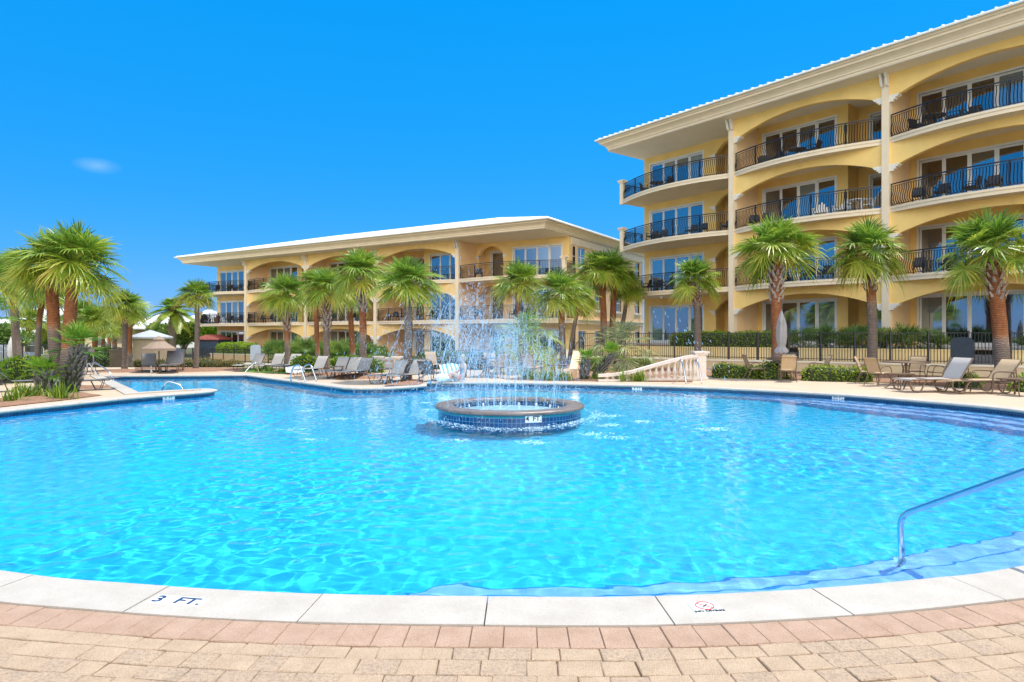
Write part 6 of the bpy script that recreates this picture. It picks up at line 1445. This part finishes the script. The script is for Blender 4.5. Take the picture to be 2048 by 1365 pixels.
def house(name, label, cx, D, z0, w, dep, h, rise, wall, roofm, wins=(), rz=0.0, arch=False, cat='house', ridge=.35, ov=.5, quoin=False):
    p = AT(cx, D, z0); P = empty(name, p, rz, label, cat); mb = MB(); mb.box((-w / 2, 0, 0), (w / 2, dep, h)); mb.build('wall', [wall], P); mb = MB(); hip_roof(mb, -w / 2, w / 2, 0, dep, h, rise, ridge, ov); mb.build('roof', [roofm], P)
    for (x, z, ww, hh) in wins:
        fr, gl = MB(), MB(); n = 10
        def prof(k, zo): 
            pts = [(-ww / 2 - k, -k * (zo)), (ww / 2 + k, -k * zo)]
            if arch: pts += [((ww / 2 + k) * math.cos(math.pi * i / n), hh - ww / 2 + (ww / 2 + k) * math.sin(math.pi * i / n)) for i in range(n + 1)]
            else: pts += [(ww / 2 + k, hh + k), (-ww / 2 - k, hh + k)]
            return pts
        fr.prism([(a + x, b + z) for a, b in prof(.12, 1)], -.06, -.002, f=lambda a, b, c: (a, c, b)); gl.prism([(a + x, b + z) for a, b in prof(0, 0)], -.075, -.061, f=lambda a, b, c: (a, c, b))
        for k in (0,): gl.box((x - .03, -.09, z), (x + .03, -.0755, z + hh), 1); gl.box((x - ww / 2, -.09, z + hh * .55), (x - .031, -.0755, z + hh * .55 + .06), 1); gl.box((x + .031, -.09, z + hh * .55), (x + ww / 2, -.0755, z + hh * .55 + .06), 1)
        o = fr.build('window', [MT.white], P, fix=True); gl.build('glass', [MT.glass, MT.white], o, fix=True)
    if quoin:
        mb = MB()
        for s in (-1, 1):
            for k in range(int(h / .4)): q = .5 if k % 2 else .36; xa, xb = sorted((s * (w / 2 + .03), s * (w / 2 - q))); mb.box((xa, -.03, k * .4 + .02), (xb, -.001, k * .4 + .38))
        mb.build('quoins', [MT.white], P)
    return P
house('beach_house', 'long cream house with arched dark windows and a white metal roof at the far left', 60, 66, -.75, 12.5, 9, 2.45, 2.75, MT.housec, MT.roof, wins=[(-4.6, .35, 1.5, 1.6), (-2.2, .35, 1.2, 1.5), (.6, .3, 1.5, 1.65), (3.9, .35, 1.5, 1.6)], arch=True, quoin=True, ridge=.4)
house('beach_house', 'narrow cream wing with a blue arched window behind the iron gate fence', 178, 60, -.7, 4.4, 7, 2.9, 1.3, MT.housec, MT.roof, wins=[(-1.0, .5, .95, 1.6), (1.2, .35, 1.0, 1.5)], arch=True, quoin=True)
house('beach_house', 'white house with a broad white hip roof behind the date palm', 318, 125, -1, 9.5, 8, 4.6, 2.2, MT.houseb, MT.roof, wins=[(-1.5, 2.4, .8, 1.3), (2, 2.4, .8, 1.3)], ov=.8)
house('beach_house', 'pale blue white house with a steep white roof beside the long building', 402, 118, -1, 6.0, 7, 4.9, 2.4, MT.houseb, MT.roof, wins=[(-1.5, 2.5, .9, 1.3), (1, 2.5, .9, 1.3)], ov=.9, ridge=.1)
house('beach_house', 'low white roofed porch between the two far white houses', 368, 105, -1, 3.6, 5, 3.4, 1.2, MT.housew, MT.roof, ov=.5)
house('garden_hut', 'small tan hut with a white hip roof behind the tan umbrella', 287, 47, -.5, 1.55, 1.8, 1.9, .48, MT.hutwall, MT.roofgrey, cat='hut', ridge=.15, ov=.28)
house('garden_shed', 'dark walled shed with a red roof beside the long building', 414, 66, -.6, 2.2, 3, 1.75, .42, MT.slateblue, MT.redroof, cat='shed', ov=.2, ridge=.9)
def tree(label, px, D, z0, trunk_h, r, hh, m, tone=.45, dens=150, leaf=.28):
    rnd = random.Random(hash(label) & 0xffff); P = empty('leafy_tree', AT(px, D, z0), 0, label, 'tree', 'leafy trees beyond the fence'); mb = MB(); mb.tube([(0, 0, -.1), (.05, 0, trunk_h * .5), (0, .05, trunk_h + hh * .5)], [.16, .12, .06], 8, at=.1)
    for k in range(5): a = k * 1.3; mb.tube([(0, 0, trunk_h * .8), (r * .5 * math.cos(a), r * .5 * math.sin(a), trunk_h + hh * .45)], [.06, .02], 5, at=.1)
    mb.build('trunk', [MT.trunk], P); mb = MB(); lobes = [(Vector((rnd.gauss(0, r * .42), rnd.gauss(0, r * .42), trunk_h + hh * rnd.uniform(.25, .8))), r * rnd.uniform(.35, .6)) for _ in range(11)]
    for c, q in lobes:
        t = tone + rnd.uniform(-.15, .15)
        def fn(x):
            d = Vector((x.gauss(0, 1), x.gauss(0, 1), x.gauss(0, 1))).normalized(); return c + Vector((d.x * q, d.y * q, d.z * q * .8)) * x.uniform(.6, 1), d
        leafy(mb, fn, int(dens * q * q * 4), leaf, rnd, t, .3)
    mb.build('crown', [m], P); return P
tree('bright green round tree between the long building and the far houses', 425, 75, -.8, 1.6, 1.9, 2.4, MT.hedge, .4)
tree('olive green tree left of the date palm trunk', 322, 62, -.7, .8, 1.5, 2.6, MT.palmetto, .55); tree('grey green tree right of the date palm trunk', 368, 61, -.7, .8, 1.5, 2.5, MT.palmetto, .6)
tree('dull green tree behind the garden hut', 282, 70, -.7, 1, 1.6, 2.2, MT.hedge, .25); tree('grey leaved tree at the left picture edge', 8, 45, -.5, .7, 1.3, 2.0, MT.palmetto, .5); tree('dark tree behind the cream house wing', 228, 78, -.7, 1, 2.0, 2.6, MT.hedge, .2)
tree('green tree behind the leaning palm at the left', 118, 52, -.5, .8, 1.2, 1.8, MT.palmetto, .6)
for i, (px, D, cy, r) in enumerate(((150, 52, 655, 30), (105, 50, 650, 34), (205, 55, 660, 28), (55, 48, 640, 36), (218, 50, 640, 34))): px_palm(px, D, px + 2, cy, r, .3, ('short palm between the twin palms and the gate', 'small palm right behind the twin palms', 'short palm beside the cream house wing', 'palm in front of the long cream house', 'yellowish palm behind the slender palm')[i], zb=-.5, boots=.5, red=.5)
P = empty('closed_umbrella', AT(22, 34, -.05), 0, 'closed white umbrella standing behind the round clipped bush', 'umbrella'); mb = MB(); mb.tube([(0, 0, 0), (0, 0, 1.5)], .03, 8); mb.build('pole', [MT.white], P); mb = MB(); mb.lathe([(.19, .05), (.20, .2), (.08, .42), (.15, .5), (.17, .9), (.10, 1.25), (.05, 1.36), (.02, 1.45)], 12); mb.build('canopy', [MT.whitecanvas], P, smooth=True)
MT.bluecan = sling('blue_canvas', (.02, .22, .5)); P = empty('open_umbrella', AT(30, 52, -.6), 0, 'blue umbrella in front of the cream house at the far left', 'umbrella'); mb = MB(); mb.tube([(0, 0, 0), (0, 0, 2.2)], .03, 6); mb.build('pole', [MT.white], P); mb = MB(); mb.lathe([(.8, 1.75), (.4, 2.05), (.02, 2.25)], 10, capb=False); mb.build('canopy', [MT.bluecan], P)
# parked car half seen at the left edge
MT.carp = mat('silver_car_paint', (.45, .48, .52), .25, metal=.5); MT.tyre = mat('tyre_rubber', (.015, .015, .015), .8)
P = empty('parked_car', AT(2, 44, -.5), R(10), 'silver parked car half hidden at the left picture edge', 'car'); mb = MB(); mb.prism([(-2.1, .25), (2.1, .25), (2.15, .6), (2.0, .78), (1.1, .88), (-2.0, .92), (-2.15, .6)], -.85, .85, f=lambda a, b, c: (a, c, b)); mb.prism([(-1.7, .92), (1.05, .88), (.35, 1.38), (-1.1, 1.42)], -.72, .72, f=lambda a, b, c: (a, c * (1 - (b - .9) * .25), b)); mb.build('body', [MT.carp], P, fix=True)
mb = MB(); mb.prism([(-1.5, .97), (.82, .95), (.28, 1.31), (-1.0, 1.34)], -.735, .735, f=lambda a, b, c: (a, c * (1 - (b - .9) * .22), b)); mb.build('windows', [MT.glass], P, fix=True)
for x in (-1.3, 1.3):
    for y in (-.80, .80): w = MB(); w.tube([(x, y - .1, .32), (x, y + .1, .32)], .32, 18); w.build('wheel', [MT.tyre], P)
# ================================================================ the bather by the far edge, her towel and bag
MT.skin = mat('bather_skin', (.60, .36, .25), .5, var=.06, scale=12, Subsurface_Weight=.1); MT.suit = mat('dark_teal_swimsuit', (.012, .05, .075), .6, var=.15, scale=20); MT.hair = mat('blond_grey_hair', (.42, .34, .24), .6, var=.2, scale=40); MT.towel = mat('white_towel', (.78, .78, .77), .9, var=.04, scale=20)
def skin_body(name, joints, edges, m, parent, loc=(0, 0, 0), lv=2, root=0):
    me = bpy.data.meshes.new(name); me.from_pydata([j[0] for j in joints], edges, []); o = bpy.data.objects.new('tmp', me); COL.objects.link(o); md = o.modifiers.new('s', 'SKIN'); md.use_smooth_shade = True
    for i, j in enumerate(joints): v = me.skin_vertices[0].data[i]; v.radius = j[1] if hasattr(j[1], '__len__') else (j[1], j[1]); v.use_root = i == root
    sd = o.modifiers.new('d', 'SUBSURF'); sd.levels = lv; sd.render_levels = lv; out = bpy.data.meshes.new_from_object(o.evaluated_get(bpy.context.evaluated_depsgraph_get())); out.name = name; bpy.data.objects.remove(o); out.materials.clear(); out.materials.append(m); out.polygons.foreach_set('use_smooth', [True] * len(out.polygons)); return place(name, out, parent, loc)
# sits on the coping turned to the left, knees drawn up, one hand propped beside her; local x = her front
pl_ = G(925, 763.2, .02); P = empty('person', (pl_.x, pl_.y, .02), R(205), 'person in a dark swimsuit sitting on the far pool edge, turned to the left', 'person')
J = [((0, 0, .12), (.15, .13)), ((-.03, 0, .26), (.13, .11)), ((-.04, 0, .40), (.135, .105)), ((-.03, 0, .53), (.12, .09)), ((-.02, 0, .60), .05), ((.0, 0, .66), .045), ((.02, 0, .74), (.075, .085)), ((.03, 0, .82), (.07, .075)),
     ((-.03, .17, .54), .05), ((.0, .24, .34), .04), ((.12, .25, .13), .03), ((.16, .25, .05), .025), ((-.03, -.17, .54), .05), ((.06, -.22, .33), .04), ((.26, -.16, .30), .03), ((.33, -.15, .30), .024),
     ((.10, .10, .10), .09), ((.42, .12, .30), .065), ((.50, .12, .10), .05), ((.52, .12, .03), .035), ((.62, .12, .015), .028), ((.10, -.10, .10), .09), ((.42, -.12, .22), .065), ((.62, -.12, .06), .048), ((.68, -.12, .03), .035), ((.77, -.12, .03), .026)]
E_ = [(0, 1), (1, 2), (2, 3), (3, 4), (4, 5), (5, 6), (6, 7), (3, 8), (8, 9), (9, 10), (10, 11), (3, 12), (12, 13), (13, 14), (14, 15), (0, 16), (16, 17), (17, 18), (18, 19), (19, 20), (0, 21), (21, 22), (22, 23), (23, 24), (24, 25)]
for hb, hd in ((11, Vector((.6, .1, -.4))), (15, Vector((1, .1, -.15)))):        # five fingers on each hand
    b = Vector(J[hb][0]); hd = hd.normalized(); sd = hd.cross(Vector((0, 0, 1))).normalized()
    for k, (off, l) in enumerate(((-.028, .06), (-.010, .075), (.010, .072), (.028, .055), (.04, .04))):
        m_ = b + hd * (.035 if k < 4 else .0) + sd * off; J.append((tuple(m_), .009)); E_.append((hb, len(J) - 1)); J.append((tuple(m_ + hd * l * .6 + sd * off * .4), .008)); E_.append((len(J) - 2, len(J) - 1)); J.append((tuple(m_ + hd * l + Vector((0, 0, -.012)) + sd * off * .5), .007)); E_.append((len(J) - 2, len(J) - 1))
skin_body('body', J, E_, MT.skin, P)
skin_body('swimsuit', [((0, 0, .10), (.165, .145)), ((-.03, 0, .26), (.142, .122)), ((-.04, 0, .40), (.148, .118)), ((-.035, 0, .50), (.12, .098))], [(0, 1), (1, 2), (2, 3)], MT.suit, P)
mb = MB(); mb.lathe([(.02, .90), (.06, .885), (.088, .84), (.092, .79), (.085, .74), (.06, .70)][::-1], 14, (-.005, 0, .0)); mb.lathe([(.02, .67), (.05, .70), (.05, .76), (.02, .80)], 10, (-.09, 0, 0)); mb.build('hair', [MT.hair], P, smooth=True)
mb = MB()
for s in (-1, 1): mb.lathe([(.003, -.012), (.012, -.006), (.012, .006), (.003, .012)], 8, (.098, s * .03, .79))
mb.build('eyes', [MT.hair], P)
mb = MB(); mb.add([(.10, -.014, .765), (.10, .014, .765), (.128, 0, .757), (.10, 0, .80)], [(0, 1, 2), (0, 2, 3), (2, 1, 3)]); mb.build('nose', [MT.skin], P); mb = MB(); mb.cbox((.098, 0, .735), (.012, .05, .010)); mb.build('mouth', [MT.redboot], P)
MT.stripe = bpy.data.materials.new('striped_towel'); MT.stripe.use_nodes = True; N, L = MT.stripe.node_tree.nodes, MT.stripe.node_tree.links; tc = N.new('ShaderNodeTexCoord'); wv = N.new('ShaderNodeTexWave'); wv.inputs['Scale'].default_value = 2.2; rp = N.new('ShaderNodeValToRGB'); rp.color_ramp.interpolation = 'CONSTANT'; rp.color_ramp.elements[0].color = (.10, .34, .52, 1); rp.color_ramp.elements[1].color = (.8, .8, .8, 1); rp.color_ramp.elements[1].position = .45; L.new(tc.outputs['Object'], wv.inputs['Vector']); L.new(wv.outputs['Fac'], rp.inputs[0]); L.new(rp.outputs[0], N['Principled BSDF'].inputs['Base Color']); N['Principled BSDF'].inputs['Roughness'].default_value = .9
def cloth(label, c, w, l, tilt, rz, m, name='beach_towel'):
    mb = MB(); n = 12; vs = []
    for j in range(n + 1):
        for i in range(n + 1): x, y = (i / n - .5) * w, (j / n - .5) * l; z = abs(y + l * .5) * math.sin(tilt) + .025 * math.sin(9 * x + 4 * y) + .015 * math.sin(15 * y); vs.append((x, y * math.cos(tilt), z))
    fs = [(j * (n + 1) + i, j * (n + 1) + i + 1, (j + 1) * (n + 1) + i + 1, (j + 1) * (n + 1) + i) for j in range(n) for i in range(n)]; b = len(vs); vs += [(x, y, z - .015) for x, y, z in vs]; fs += [tuple(q + b for q in f[::-1]) for f in fs]
    mb.add(vs, fs); o = mb.build(name, [m], smooth=True); o.location = c; o.rotation_euler = (0, 0, rz); return tag(o, label, 'towel')
c = G(905, 760, .06); cloth('blue and white striped towel hung over a lounger beside the person', c, .75, .8, R(40), R(20), MT.stripe)
c = G(884, 763, .06); mb = MB(); ph = [random.uniform(0, 6) for _ in range(4)]; n = 14
prof = [(.05, 0), (.15, .01), (.18, .08), (.16, .17), (.10, .23), (.03, .24)]; mb.add([((r * (1 + .16 * math.sin(3 * a + i) + .1 * math.sin(5 * a + 2 * i))) * math.cos(a) * 1.25, r * (1 + .16 * math.sin(3 * a + i)) * math.sin(a), z) for i, (r, z) in enumerate(prof) for a in [6.283 * k / n for k in range(n)]], [(i * n + k, i * n + (k + 1) % n, (i + 1) * n + (k + 1) % n, (i + 1) * n + k) for i in range(5) for k in range(n)] + [tuple(5 * n + k for k in range(n))])
o = mb.build('beach_bag', [MT.towel], smooth=True); o.location = c; tag(o, 'bulky white beach bag left of the striped towel', 'bag')
c = G(596, 744, .0); mb = MB(); mb.add([(v[0] * 1.3, v[1], v[2] * .8) for v in mb.v], []) ; cloth('white towel heaped on the little lawn beside the round bush', G(590, 745.5, .05), .7, .6, R(25), .4, MT.towel)
p = AT(571, 37, -.3); P = empty('garden_statue', p, 0, 'small white rabbit like garden statue by the palm trunk', 'statue'); mb = MB(); mb.lathe([(.16, 0), (.19, .1), (.15, .3), (.09, .42), (.12, .5), (.11, .6), (.03, .68)], 12); mb.tube([(-.05, 0, .62), (-.09, 0, .84)], [.03, .015], 6); mb.tube([(.05, 0, .62), (.09, 0, .82)], [.03, .015], 6); mb.build('figure', [MT.white], P, smooth=True)
